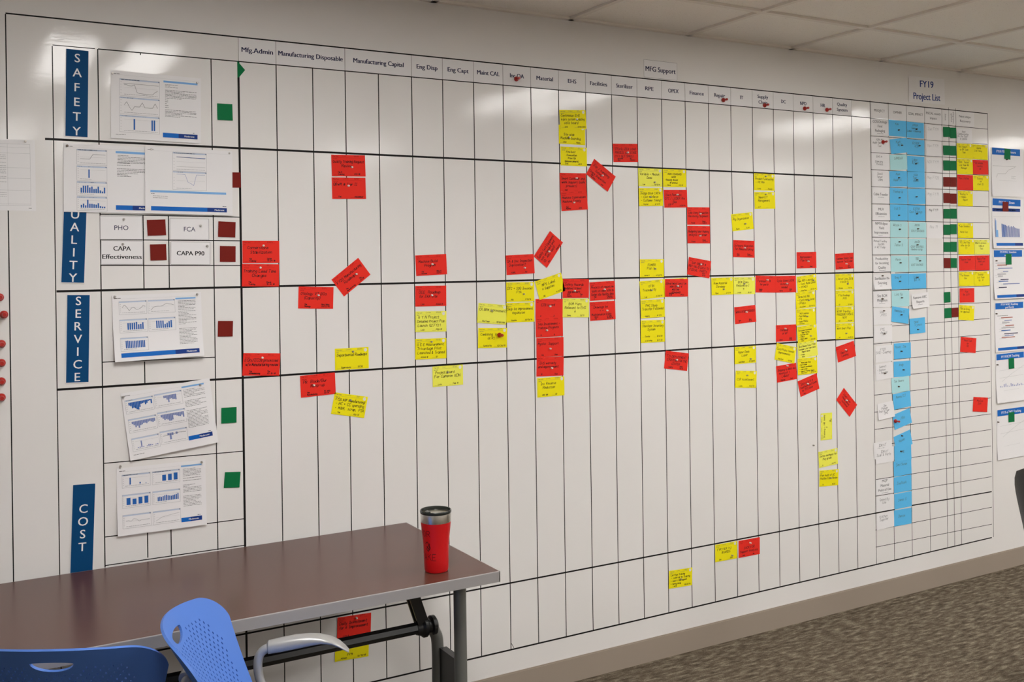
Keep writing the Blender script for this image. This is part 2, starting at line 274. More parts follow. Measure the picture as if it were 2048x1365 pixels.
CARDS = [
    ('R', 1223.5, 2077.0, 1.3, 1, ['Quality Training Request', 'Review'], 'Tim R|Training', '05/18', 'upper card of the red pair below the Manufacturing Disposable heading'),
    ('R', 1224.1, 1996.7, 1.1, 1, ['QBwM @ Tier II'], 'Tim', 'December', 'lower red card of the pair, reading QBwM at Tier II'),
    ('R', 905.6, 1772.7, -0.2, 1, ['Cornerstone', '    Stabilization'], 'Tim|Training', 'Derek|11-29-18', 'red card reading Cornerstone Stabilization in the Mfg.Admin column'),
    ('R', 903.8, 1694.4, -1.4, 1, ['Training Lead Time', 'Changes'], 'Tim|Training', 'Derek|12-19-18', 'red card reading Training Lead Time Changes below the Cornerstone card'),
    ('R', 1218.0, 1635.1, 37.1, 1, ['FY20 Manufacturing', 'Roadmaps'], 'Tim|Manufacturing', 'Tim|01/18', 'steeply tilted red card reading FY20 Manufacturing Roadmaps'),
    ('R', 1098.6, 1613.6, -2.3, 1, ['Otology VT BOs', '(Capacity)'], 'Tim|Otology', 'Ron/Abby|01/07/19', 'red card reading Otology VT BOs Capacity'),
    ('R', 903.9, 1393.2, -3.5, 1, ['ECRs/ECOs processed', 'w/o Manufacturing review'], 'Tim|All Manufacturing', 'Tim|03-15-18', 'red card about ECRs and ECOs at the foot of the Mfg.Admin column'),
    ('Y', 1226.8, 1390.7, -0.1, 1, ['Departmental Roadmaps'], 'Supervisors', '11/30', 'yellow card reading Departmental Roadmaps'),
    ('R', 1098.9, 1303.2, 1.9, 1, ['PR  Blade/Bur', 'Ramp-up'], 'Tim|Manufacturing', '10. only|01/19', 'red card reading PR Blade Bur Ramp-up under the heavy tape line'),
    ('Y', 1224.5, 1237.1, -11.7, 1, ['FY20 AOP (Manufacturing)', '- HC + CC spending', '- M&M, scrap, PIA'], 'Tim', '02/15', 'tilted yellow card reading FY20 AOP Manufacturing'),
    ('R', 1542.7, 1718.7, 2.2, 1, ['Machine Build', 'Program'], 'Tim|Decimal', 'Mike W|03/01', 'red card about the machine build in the Eng Disp column'),
    ('R', 1541.0, 1606.1, -0.5, 1, ['OEE  Roadmap', 'for JAX Site'], 'Lois', 'Alison W', 'red card reading OEE Roadmap for JAX Site'),
    ('L', 1540.5, 1511.8, -1.2, 1, ['G Y N Project', 'Detailed Project Plan', 'Launch Q2.FY21'], 'Lois', 'FEB 19', 'pale yellow card reading GYN Project Detailed Project Plan'),
    ('Y', 1538.4, 1410.5, -1.0, 1, ['O E E Measurement', 'Trivantage Pilot', 'Launched & Trained'], 'Alison W', 'Q1', 'bright yellow card reading OEE Measurement in the Eng Disp column'),
    ('L', 1606.1, 1304.1, 0.2, 1, ['Project Board', 'For Cameron GDN'], 'Lois', 'Feb 19', 'pale yellow card reading Project Board below the heavy line'),
    ('L', 1804.4, 1536.1, -5.9, 1, ['CR BRM improvement'], 'Ric/Sean', '12/20/2018', 'pale yellow card in the Maint CAL column, tilted clockwise'),
    ('Y', 1927.0, 1611.7, -0.3, 1, ['DTC + SOQ Invoices', 'FYA'], 'Ric', '1/31/19', 'upper of two adjoining yellow cards in the Inc QA column'),
    ('Y', 1925.7, 1531.7, -0.4, 1, ['Skip lot improvement', 'expansion'], 'Sandra', '01/31/19', 'yellow card reading Skip lot improvement'),
    ('Y', 1801.8, 1439.5, -2.1, 1, ['Combining  lots', 'at RI'], 'Sandra/Ric', '02/28/19', 'yellow card held by a big red push pin, Maint CAL column'),
    ('R', 1926.9, 1716.3, 2.3, 1, ['QA & Doc Inspection', 'Duplication?'], 'KARL', 'KS', 'red card under the Inc QA heading reading Duplication'),
    ('R', 2053.4, 1712.2, 52.5, 2, ['Safety Test Equipment', 'not unloaded and', '(Q: ARC test)'], 'Ric', 'Material', 'steeply tilted red card in the Material column'),
    ('Y', 2057.1, 1612.5, 15.5, 2, ['MPS Label', 'n Supplies'], 'RE', '4/1/19', 'tilted yellow card below the tilted red card in the Material column'),
    ('R', 2059.4, 1543.5, -1.2, 1, ['CTB board'], 'K', 'Z', 'topmost red card of the four-card stack in the Material column'),
    ('R', 2058.1, 1467.4, 0.1, 2, ['Sea Investment -', 'Training Projects'], 'B', 'B', 'second red card down the Material column stack reading Training Projects'),
    ('R', 2060.8, 1389.1, -0.7, 1, ['Mystic  Support'], 'Jim', 'Stan', 'third red card down the Material column stack reading Mystic Support'),
    ('R', 2060.7, 1313.3, -1.9, 1, ['EHS warranty', 'and improvement'], 'B', 'Stan', 'lowest red card of the Material column stack, below the heavy line'),
    ('Y', 2061.6, 1230.3, -0.2, 1, ['Inv Reserve', 'Reduction'], 'SMG ##', 'Q1', 'yellow card reading Inv Reserve Reduction beneath the red stack'),
    ('R', 2187.9, 1620.8, -1.6, 2, ['Safety Hazards', 'updated travel', 'agreement'], 'EHS|Sandra', 'Pam|1/1', 'red card at the heavy line in the EHS column, over a pale yellow card'),
    ('L', 2187.3, 1542.4, -2.1, 1, ['BCM Plans', 'Relevant to EHS', '6'], 'Dana', '12/31', 'pale yellow card reading BCM Plans Relevant to EHS'),
    ('R', 2317.0, 1604.4, 1.7, 1, ['Process of report on', 'tasks on each site to', 'Sister site facility does'], 'Mel|L', 'Facilities|10/12/18', 'upper red card of the pair below the heavy line in the Facilities column'),
    ('R', 2316.8, 1522.9, 1.2, 1, ['Drawings be', '+ +', 'Maintenance Bldg'], 'Wilson|Jay', 'D. Perry|10/25/18', 'lower red card of the pair below the heavy line in the Facilities column'),
    ('Y', 2182.7, 2298.7, 3.1, 2, ['Continuous EHS', 'injury system updating', 'cells board'], 'EHS', '5/05/2018', 'topmost yellow card of the EHS column'),
    ('Y', 2179.3, 2239.5, -0.3, 1, ['', 'Site wide', 'Machine Guarding'], 'EHS', 'March', 'yellow card reading Site wide Machine Guarding'),
    ('Y', 2186.1, 2152.5, 0.1, 1, ['Fire Drill/', 'Evacuation', 'Pilot QA', '(announcement)'], 'EHS', '4Q19', 'yellow card reading Fire Drill Evacuation crossing the heavy line'),
    ('R', 2180.8, 2046.0, 1.1, 1, ['Smart Customer and', 'work support (safe', 'process)'], 'Cell', '', 'upper red card of the overlapping pair in the EHS column'),
    ('R', 2182.6, 1969.1, 3.8, 2, ['Machine Cybersecure', 'Machine Safety'], 'Cell|Machine', 'EHS', 'lower red card of the overlapping pair in the EHS column'),
    ('R', 2349.4, 2109.4, -33.1, 2, ['Slip / handling', 'Safety -', 'Crane Inspection'], 'Mike|Facilities', 'Mel', 'tilted red card at the top of the Facilities column'),
    ('R', 2443.3, 2176.1, 2.4, 1, ['STERILIZER LOAD', 'PROCESS LUX STAGE', '(TC) SETTINGS)'], 'MACHINE|RUN', 'SR|STERILE', 'red card under the Sterilizer heading just above the heavy line'),
    ('L', 2572.4, 2079.9, 0.3, 1, ['Variable + Medium', 'Demo'], 'Lee', '12/5/19', 'pale yellow card at the top of the RPE column'),
    ('Y', 2573.5, 1995.9, 1.5, 1, ['Indigo Blue CAPA', '- Cost  defense', '- Customer Timing?'], 'Crystal', '2/1/19', 'yellow card reading CAPA in the RPE column'),
    ('Y', 2703.6, 2080.7, 0.7, 1, ['NON-STANDARD', 'WORK', '-Rework Boxes', '@Terminal'], 'Derek', '1/5/19', 'yellow card at the top of the OPEX column'),
    ('R', 2706.9, 1991.8, 1.5, 1, ['Dont Reinvent', 'QTC / LEDER the', 'Box'], '2/25-18|2/1', '2/25/19', 'red card under the yellow card in the OPEX column'),
    ('R', 2833.0, 1920.4, 0.4, 1, ['Late Story Production', 'Receiving Shipment'], 'Fiscal', 'Fiscal|10.26.18', 'upper of two stacked red cards in the Finance column'),
    ('R', 2833.7, 1839.6, -0.3, 1, ['Budgeting labor training', 'analysis to order'], 'Fiscal', 'Fiscal|12-12-17', 'lower of two stacked red cards in the Finance column'),
    ('R', 2839.3, 1704.4, -8.9, 2, ['SAP ORDER #', 'NOT VALID DATA TO', 'FISCAL  PARTS'], '', 'MATT|10/22', 'tilted red card at the heavy line in the Finance column'),
    ('Y', 3085.0, 1892.6, 5.4, 1, ['Mfg Organization'], 'Karen', '5/19', 'yellow card reading Mfg Organization in the IT column'),
    ('R', 3095.8, 1778.1, -1.6, 1, ['Software Migration', 'for Manufacturing'], 'Dave|2019', 'Randy|10/20/18', 'red card above the heavy line in the IT column'),
    ('Y', 3224.2, 2080.7, -0.2, 1, ['Product Forecasting', '- HC Mix'], 'Lorna', 'January', 'upper yellow card in the Supply Chain column'),
    ('Y', 3225.0, 1995.6, 1.4, 1, ['Import IT', 'Management'], 'Al T', '', 'lower yellow card in the Supply Chain column reading Management'),
    ('Y', 2574.8, 1696.1, -0.2, 1, ['EDMBR', 'Plan 1'], 'Sarah H', '4/22/19', 'yellow card sitting on the heavy line in the RPE column'),
    ('Y', 2571.3, 1603.0, 3.1, 1, ['GTIN', 'Traceability'], 'Lee', '4/30/19', 'yellow card reading GTIN Traceability'),
    ('Y', 2574.9, 1523.7, 0.9, 2, ['PMC Study', 'Transfer Followed'], 'Nightly', '4/1/19', 'yellow card reading PMC Study Transfer Followed'),
    ('Y', 2574.4, 1419.7, 0.0, 1, ['', '', '', ''], 'A list in May', '12/9/18', 'yellow card mostly covered, foot of the RPE column stack'),
    ('Y', 2574.7, 1439.0, -0.9, 2, ['Sterilizer Inventory', 'System'], 'Crystal', '12/6/18', 'yellow card reading Sterilizer Inventory System'),
    ('Y', 2700.8, 1609.8, 2.1, 1, [], '', '', 'yellow card peeking out behind a red card in the OPEX column'),
    ('R', 2706.3, 1611.1, -1.0, 2, ['DEPARTMENT INPUT ON', 'NON-STAND #', 'MEETING', 'STANDARD'], 'ONGOING|12/18', 'OPEX', 'red card over a yellow one under the heavy line in the OPEX column'),
    ('Y', 2965.0, 1610.7, 0.4, 1, ['Raw Material', 'Strategy'], 'Ryan', '2/7/19', 'yellow card reading Raw Material Strategy'),
    ('L', 3095.1, 1611.6, -1.0, 1, ['BCM Plans', 'Reduced to I', '9'], 'Leslie', '12/31', 'pale yellow card reading BCM Plans Reduced'),
    ('R', 3226.3, 1616.8, -1.7, 1, ['Forecast   18', 'for parts'], 'Supply|Chain', '', 'left red card of the adjoining pair below the Supply Chain column'),
    ('R', 3350.0, 1613.0, -0.3, 2, ['Cycle Count 2018', 'Accuracy', 'needed'], 'Martin', 'Stock|10/1', 'right red card of the adjoining pair in the DC column'),
    ('R', 3095.5, 1477.7, 3.1, 1, ['WORKSTATION UPGRADES'], 'Dave|IT', 'Dave|10/18', 'red card standing alone in the lower IT column'),
    ('R', 2705.9, 1305.0, -8.4, 1, ['TIS DEPLOYMENT', 'STRATEGIC FOR THE', 'CENTER'], 'JAMES', 'OPEX|02/12', 'tilted red card hanging from the lower heavy line in the OPEX column'),
    ('Y', 3093.9, 1299.4, 0.2, 1, ['Hyper Desk', 'Laser'], 'Leslie/Robert', '3/1/2019', 'upper yellow card in the lower IT column'),
    ('Y', 3099.0, 1194.9, -4.4, 1, ['', 'CSR Assessment'], 'Leslie', '10/2/19', 'yellow card reading CSR Assessment'),
    ('R', 3346.6, 1387.1, -0.5, 1, ['Turnover', 'of WP'], 'Derek', 'Derek|2/18', 'red card just above the lower heavy line in the DC column'),
    ('Y', 3350.3, 1305.2, -11.8, 2, ['Cost/Picks Cannon', 'Improvements'], 'Geo/Gail', '3/2018', 'tilted yellow card in the DC column'),
    ('R', 3344.2, 1199.1, 4.0, 1, ['Shipping to dock and', 'moving of 1', 'Labels?'], 'Shipping', 'Dock', 'tilted red card below the tilted yellow card in the DC column'),
    ('Y', 3481.6, 1607.3, 5.3, 2, ['New NIS Launch', '- Cust. Memo Level', '- PFMEA'], 'Anna/Dave', '05/31/19', 'topmost card of the tall yellow run in the NPD column, slightly tilted'),
    ('Y', 3473.4, 1533.0, 2.9, 1, ['Brew kit M6', '- Cust memo level', '- PFMEA'], 'Anna/Dave', '05/31/19', 'second card down the tall yellow run in the NPD column'),
    ('Y', 3475.1, 1456.2, 0.5, 1, ['HOS Logistics', '- Cust Memo', '- FTS', '- 1year PFMEA'], 'Ed/Chris', '', 'third card down the tall yellow run in the NPD column'),
    ('Y', 3479.0, 1373.5, 4.3, 2, ['Pro Custom Transitional', 'Need Training', '- Cost Plan Date', '- PFMEA', '- BOM/Labels'], 'Chris', '3/31/18', 'fourth card down the tall yellow run in the NPD column'),
    ('L', 3480.1, 1298.7, 5.5, 1, ['Skill Based Trans FY20', 'Customer Line Task tests', 'Report level', '- Train'], 'Steve', '', 'pale yellow fifth card of the tall run in the NPD column'),
    ('Y', 3480.2, 1225.2, 1.0, 2, ['Micro Logic Tools', '- Burr Slitter', '- Compact Line Delivery', '- Label review', '- Support Training Supply'], 'Dave/Anna', '01/31/19', 'lowest card of the tall yellow run in the NPD column'),
    ('R', 3479.2, 1120.3, 13.8, 1, ['SRA & N N #', 'Feed the Project Center', 'to TPS date'], 'Mike', '', 'tilted red card beneath the tall yellow run in the NPD column'),
    ('R', 3484.5, 1722.1, 0.5, 1, ['Improvement', 'Plan Help'], 'Sarah', 'Need', 'small-looking red card above the yellow run in the NPD column'),
    ('R', 3737.7, 1713.0, 2.2, 1, ['Customer Safety Task', 'Improve Test Lead'], 'Crystal', 'JAX|Report', 'red card above the yellow run in the Quality System column'),
    ('Y', 3738.5, 1616.6, -0.4, 1, ['Line of Line 2018', 'FYA BVTC'], 'Reliable', '1/31/19', 'topmost yellow card of the run in the Quality System column'),
    ('Y', 3736.9, 1537.3, -0.7, 2, ['FYA Roadmap', 'PYR'], 'RJ', '3/18/18', 'second yellow card of the run in the Quality System column'),
    ('Y', 3736.0, 1458.4, -0.4, 1, ['WCMR Trending', 'PROCEDURES UPDATE', 'NEXT'], 'RJ', '05.2018', 'third yellow card of the run in the Quality System column'),
    ('Y', 3735.4, 1379.8, -1.2, 2, ['Work Smart Plan'], 'RJ', '10/25/19', 'lowest yellow card of the run in the Quality System column'),
    ('R', 3733.1, 1266.3, 11.4, 1, ['', 'Dept for', 'Lending'], '', '', 'tilted red card just below the lower heavy line in the Quality System column'),
    ('R', 3785.0, 1068.7, -44.6, 1, ['Staff issue', 'need level', 'customer'], 'Tim', '', 'red card turned like a diamond in the Quality System column'),
    ('L', 3624.2, 831.2, 88.9, 1, ['Training + HR forms', 'S'], '', '##|2018', 'yellow card turned on its side in the HR column'),
    ('L', 3607.3, 778.2, 2.9, 1, ['Define mechanic for', 'Pay grade'], 'R', '3/1/19', 'middle yellow card in the HR column, tilted'),
    ('Y', 3614.4, 689.8, -3.2, 1, ['Plan Audit of QC', 'Position Fill & Review'], 'N', '10/25', 'lowest yellow card in the HR column'),
    ('Y', 2707.3, 363.8, -2.5, 1, ['Let Plan Training', '- catch up to Training', '- look & file report', '- hiring Wrap'], 'Leslie', '12/20/18', 'yellow card lowest and leftmost of the three near the bottom of the board'),
    ('Y', 2965.4, 436.0, -0.8, 1, ['FYR TIER 1+2', 'BOARDS'], 'Dan', '1/18', 'yellow card reading TIER 1 and 2 BOARDS hanging from the bottom heavy line'),
    ('R', 3101.9, 433.4, -0.7, 1, ['', 'JACK FOR', 'Support Analysis'], 'Safe', 'Me', 'red card beside the TIER BOARDS card at the bottom of the board'),
    ('Y', 1213.7, 363.1, -2.7, 1, ['', '', '', 'FY19'], 'Allison', '10/15/18', 'yellow card seen below the red card beneath the table'),
    ('R', 1222.4, 440.9, -2.3, 2, ['Daily Investment', 'for 6 Improvement'], 'Lois A', '', 'red card seen under the tabletop behind the black beam'),
]
NOTES = [
    ('B', 4128.1, 2379.1, -0.0, 130, 86, 2, ['Kim'], 'blue note, topmost in the owner column of the project list'),
    ('B', 4133.7, 2281.1, 6.8, 129, 73, 3, ['Kurt', '   Mc G'], 'blue note second in the owner column, tilted counterclockwise'),
    ('P', 4132.1, 2203.8, 3.3, 127, 76, 2, ['SAMBAR'], 'pale blue note third in the owner column, topmost of its shade'),
    ('B', 4128.2, 2123.0, 2.1, 132, 78, 2, ['Ryan', '', 'Robert G'], 'blue note fourth in the owner column, beside the brown-red status squares'),
    ('B', 4130.1, 2040.5, -0.7, 133, 79, 2, ['Thomas W'], 'blue note beside the Cable Transfer paper'),
    ('B', 4129.9, 1957.3, 0.0, 132, 80, 2, ['Luz D.'], 'blue note beside the MUV Efficiencies paper'),
    ('P', 4129.2, 1873.5, -0.7, 139, 80, 2, ['Wilson S'], 'pale blue owner note beside the Yield Improvement paper'),
    ('P', 4128.5, 1789.6, -1.3, 134, 83, 2, ['', 'Jason S'], 'pale blue owner note beside the handwritten Manual Feeding System paper'),
    ('P', 4130.4, 1701.7, -1.2, 134, 82, 2, ['Kevin'], 'pale blue note beside the Productivity for Incoming Quality paper'),
    ('B', 4131.4, 1610.6, 0.4, 130, 78, 2, ['Greg K.'], 'blue note beside the Sterilization In-Sourcing paper'),
    ('P', 4132.6, 1526.7, -0.3, 130, 81, 2, ['Lisa Yip'], 'pale blue note beside the Site BCM Mitigation paper'),
    ('B', 4135.0, 1449.4, -7.4, 128, 76, 3, ['Vanessa G'], 'blue note tilted clockwise just under the Site BCM Mitigation row'),
    ('B', 4261.3, 1382.4, 1.9, 118, 78, 3, ['read', '   5 years'], 'lone blue note straddling a row line in the goal column'),
    ('B', 4143.2, 1263.0, 0.2, 126, 78, 2, ['Kevin, Jim'], 'blue note beside the FY20 SOQ Journey paper'),
    ('B', 4139.9, 1173.2, -0.6, 126, 78, 2, ['Andy'], 'blue note beside the paper reading Indirect'),
    ('P', 4120.5, 1090.6, 2.6, 141, 76, 3, ['Tim Owens'], 'pale blue note lowest of its shade in the owner column'),
    ('B', 4128.8, 1010.6, 4.1, 132, 78, 2, ['Renee/JJ'], 'blue note directly above the one held by a red push pin'),
    ('B', 4125.5, 907.4, 11.3, 144, 76, 2, ['', '   /Ric'], 'tilted blue note held by a red push pin'),
    ('B', 4132.0, 798.5, 12.1, 126, 76, 2, ['', 'Nicole'], 'tilted blue note just below the one held by a red push pin'),
    ('B', 4134.4, 752.2, 0.5, 126, 79, 3, ['', 'SME'], 'blue note overlapping the tilted note above it'),
    ('B', 4129.4, 674.3, 0.9, 132, 75, 2, ['Jen/Susan'], 'blue note fourth from the bottom of the owner column'),
    ('B', 4129.3, 596.7, 0.3, 130, 79, 2, ['', 'JoeStork'], 'blue note beside the Material Point of Use paper'),
    ('B', 4130.5, 513.2, 0.3, 129, 76, 2, ['', 'James S'], 'blue note second from the bottom of the owner column'),
    ('B', 4127.7, 433.2, -1.0, 130, 81, 2, ['', 'Denise'], 'blue note at the very bottom of the owner column'),
    ('B', 4260.9, 2377.2, 0.1, 139, 83, 3, ['$700K', 'Savings', 'Labor + Material'], 'blue note topmost in the goal impact column'),
    ('B', 4264.0, 2290.3, -0.6, 133, 78, 2, ['$200K', '  6.5'], 'blue note second in the goal impact column'),
    ('B', 4262.2, 2205.3, 0.0, 136, 78, 2, ['Labor', '$200K'], 'blue note third in the goal impact column'),
    ('B', 4262.0, 2125.1, 0.9, 134, 82, 2, ['SG&A', 'Tiger', '$5000'], 'blue note fourth in the goal impact column'),
    ('B', 4263.5, 2038.4, 2.0, 134, 79, 2, [''], 'blank blue note in the goal impact column on the Cable Transfer row'),
    ('B', 4263.7, 1956.1, 0.1, 135, 79, 2, ['$375K', 'Cost Savings'], 'blue note in the goal impact column on the MUV Efficiencies row'),
    ('P', 4268.6, 1870.9, -0.2, 132, 79, 2, ['$103K', '', 'COST SAVINGS'], 'pale blue goal note on the Yield Improvement row'),
    ('P', 4266.1, 1786.1, -0.4, 134, 80, 2, ['$103K', '', 'COST SAVINGS', '-Reduce scrap'], 'pale blue goal note two rows below the MUV Efficiencies row'),
    ('P', 4265.4, 1699.4, -0.0, 133, 80, 2, ['TBD', '', 'COST SAVINGS'], 'pale blue goal note on the Incoming Quality row'),
    ('B', 4262.3, 1609.6, 0.4, 135, 77, 2, ['Labor', '$3.7K'], 'blue goal note on the Sterilization In-Sourcing row'),
    ('W', 3999.6, 2374.9, 1.3, 127, 82, 2, ['*COS.Otology', '*Final', '*Packaging'], 'white paper printed COS Otology Final Packaging'),
    ('W', 3998.9, 2289.4, 0.6, 129, 79, 2, ['NIM-MS', 'Audit Testing', 'Tool'], 'white handwritten paper held by a red push pin in the project column'),
    ('W', 3999.7, 2206.6, 0.9, 128, 80, 2, ['EMG in', '', 'Emerging', 'Process'], 'white paper handwritten EMG in Emerging Process'),
    ('W', 4002.6, 2122.0, 0.2, 125, 79, 2, ['Da 60', 'Target', 'CMMS'], 'white paper handwritten Target CMMS above Cable Transfer'),
    ('W', 4002.6, 2039.7, -0.5, 124, 79, 2, ['*Cable Transfer'], 'white paper printed Cable Transfer'),
    ('W', 4001.6, 1952.4, 0.4, 125, 76, 2, ['*MUV', '*Efficiencies'], 'white paper printed MUV Efficiencies'),
    ('W', 4001.3, 1872.1, -0.9, 126, 76, 2, ['*NIM Eclipse', '*Yield', '*Improvement'], 'white paper printed with three lines ending in Yield Improvement'),
    ('W', 3999.6, 1790.2, -0.7, 127, 82, 2, ['Manual Feeding', 'System', 'in WC Today'], 'white paper handwritten Manual Feeding System'),
    ('W', 4002.4, 1696.9, 0.7, 124, 76, 2, ['*Productivity', '*for Incoming', '*Quality'], 'white paper printed Productivity for Incoming Quality'),
    ('W', 4001.6, 1609.7, 0.2, 127, 73, 2, ['*Sterilization IN-', '*Sourcing'], 'white curled paper printed Sterilization In-Sourcing'),
    ('W', 3998.8, 1525.7, -0.3, 128, 78, 2, ['*Site BCM', '*Mitigation'], 'white paper printed Site BCM Mitigation'),
    ('W', 4000.0, 1442.6, -0.8, 129, 82, 2, ['SOG', '   /HTS'], 'white paper handwritten SOG HTS'),
    ('W', 4001.0, 1355.4, 0.0, 131, 81, 2, ['FTE', '  Award'], 'white paper handwritten FTE in the project column'),
    ('W', 4007.2, 1256.0, 0.9, 123, 85, 2, ['FY20', 'SOQ -Journey'], 'white paper handwritten FY20 SOQ Journey'),
    ('W', 4006.8, 1165.8, 3.4, 126, 80, 2, ['Indirect', '- Digitize', '= Manager'], 'white paper handwritten Indirect'),
    ('W', 4016.0, 970.9, 4.6, 111, 86, 2, ['Zen', 'Pioneer', 'Poor & Poor', 'DMS'], 'tilted white paper left of the blue note held by a red push pin'),
    ('W', 3986.3, 781.9, 2.1, 136, 84, 2, ['IDM KT', 'Charity'], 'white paper handwritten IDM at the far left of its column'),
    ('W', 4000.0, 751.1, 0.7, 130, 66, 3, ['IDM KT', 'Scan & Parts'], 'white paper overlapping the IDM paper above it'),
    ('W', 3998.6, 600.2, -0.5, 128, 77, 2, ['*MQP', '*Material', '*Point of Use'], 'white paper printed Material Point of Use'),
    ('W', 3998.7, 517.1, -0.9, 129, 75, 2, ['Speed By', 'Use'], 'white paper handwritten Speed By Use'),
    ('W', 3998.0, 432.0, 1.2, 128, 81, 2, ['Kitchen', 'Supplier'], 'white paper handwritten Kitchen, lowest in the project column'),
    ('W', 4277.1, 1505.6, 3.5, 131, 71, 3, ['*Remove ABC', '*Reports'], 'white curled paper printed Remove ABC Reports'),
    ('W', 4411.6, 2370.7, 0.4, 122, 78, 1, ['Jun FY19'], 'white paper handwritten June in the fiscal month column'),
    ('W', 4409.0, 2285.1, 0.5, 123, 74, 1, ['Nov FY19'], 'white paper handwritten November in the fiscal month column'),
    ('W', 4407.9, 2200.6, 1.2, 123, 72, 1, ['NOV FY19'], 'third white paper down the fiscal month column'),
    ('W', 4407.0, 2121.3, 0.2, 124, 74, 1, ['May FY20'], 'white paper in the fiscal month column beside brown-red squares'),
    ('W', 4406.7, 2036.9, -0.3, 123, 76, 1, ['May FY19'], 'white paper in the fiscal month column on the Cable Transfer row'),
    ('W', 4406.5, 1952.4, 0.5, 122, 77, 1, ['May FY19'], 'white paper reading May FY19 in bold pen on the MUV Efficiencies row'),
    ('W', 4405.4, 1868.0, -0.6, 122, 79, 1, ['Nov 19'], 'white paper in the fiscal month column on the Yield Improvement row'),
    ('W', 4652.6, 2365.5, 0.8, 125, 74, 2, ['Next', 'Communication', 'for the Staff', 'to update'], 'white paper at the top of the next steps column'),
    ('Y', 4650.9, 2287.9, 0.6, 125, 79, 2, ['Act. Report', 'to BM Team', 'Task'], 'left yellow card of the topmost pair in the next steps column'),
    ('Y', 4775.7, 2289.3, 0.1, 136, 79, 3, ['Update', 'List Timing'], 'right yellow card of the topmost pair in the next steps column'),
    ('Y', 4649.9, 2206.1, 0.8, 131, 81, 2, ['EMG: Tested', 'List Team ##', 'Manager'], 'yellow card left of a red card, second row of the next steps column'),
    ('R', 4779.7, 2206.3, 0.9, 129, 77, 3, ['QC release', 'Lending', 'wk'], 'red card right of a yellow card, second row of the next steps column'),
    ('R', 4650.5, 2123.2, 0.5, 130, 80, 2, ['Plan & Refine'], 'red card left of a yellow card, third row of the next steps column'),
    ('Y', 4780.4, 2124.4, 0.5, 131, 83, 3, ['Training', '  for', 'start IQ'], 'yellow card right of a red card, third row of the next steps column'),
    ('Y', 4655.1, 2039.2, 0.0, 122, 80, 2, ['Meeting To', '- 4 Weeks', '  Report'], 'lone yellow card on the Cable Transfer row'),
    ('Y', 4651.4, 1870.0, -0.2, 125, 79, 2, ['Train Vendors', '', 'Parts Cost'], 'lone yellow card on the Yield Improvement row'),
    ('Y', 4654.8, 1784.6, -0.5, 130, 79, 2, ['PI Line Flow', 'after the QA', 'TC'], 'left yellow card above the adjoining red pair'),
    ('L', 4785.2, 1781.7, 0.1, 127, 77, 3, ['Need to process', 'Temp on', 'Test'], 'right pale yellow card above the adjoining red pair'),
    ('R', 4657.4, 1697.1, 0.3, 132, 77, 2, ['Supplier Team', 'Order'], 'left card of the adjoining red pair on the Incoming Quality row'),
    ('R', 4788.8, 1698.4, 0.1, 119, 79, 3, ['Supply Plan', 'Need cert', 'mat'], 'right card of the adjoining red pair on the Incoming Quality row'),
    ('Y', 4653.9, 1613.3, -0.1, 123, 75, 2, ['For Release', 'Box'], 'left yellow card of the pair on the Sterilization row'),
    ('Y', 4777.3, 1613.7, 0.1, 131, 77, 3, ['Develop', 'List Team', 'by   #'], 'right yellow card of the pair on the Sterilization row'),
    ('R', 4658.1, 1527.3, -0.8, 121, 75, 2, ['Plan', 'for 2019'], 'lone red card on the Site BCM Mitigation row'),
    ('Y', 4653.3, 1441.0, -4.8, 125, 78, 2, ['Get an Entry', 'for approval'], 'lone yellow card below a red card, beside green and brown squares'),
    ('R', 4664.3, 1272.9, -6.0, 127, 79, 2, ['Need Team', 'for', 'RD'], 'lone tilted red card in the lower next steps column'),
    ('R', 4759.6, 950.2, -6.2, 122, 77, 2, ['Mfg Date', '2019'], 'lowest red card of the project list, near its right edge'),
]
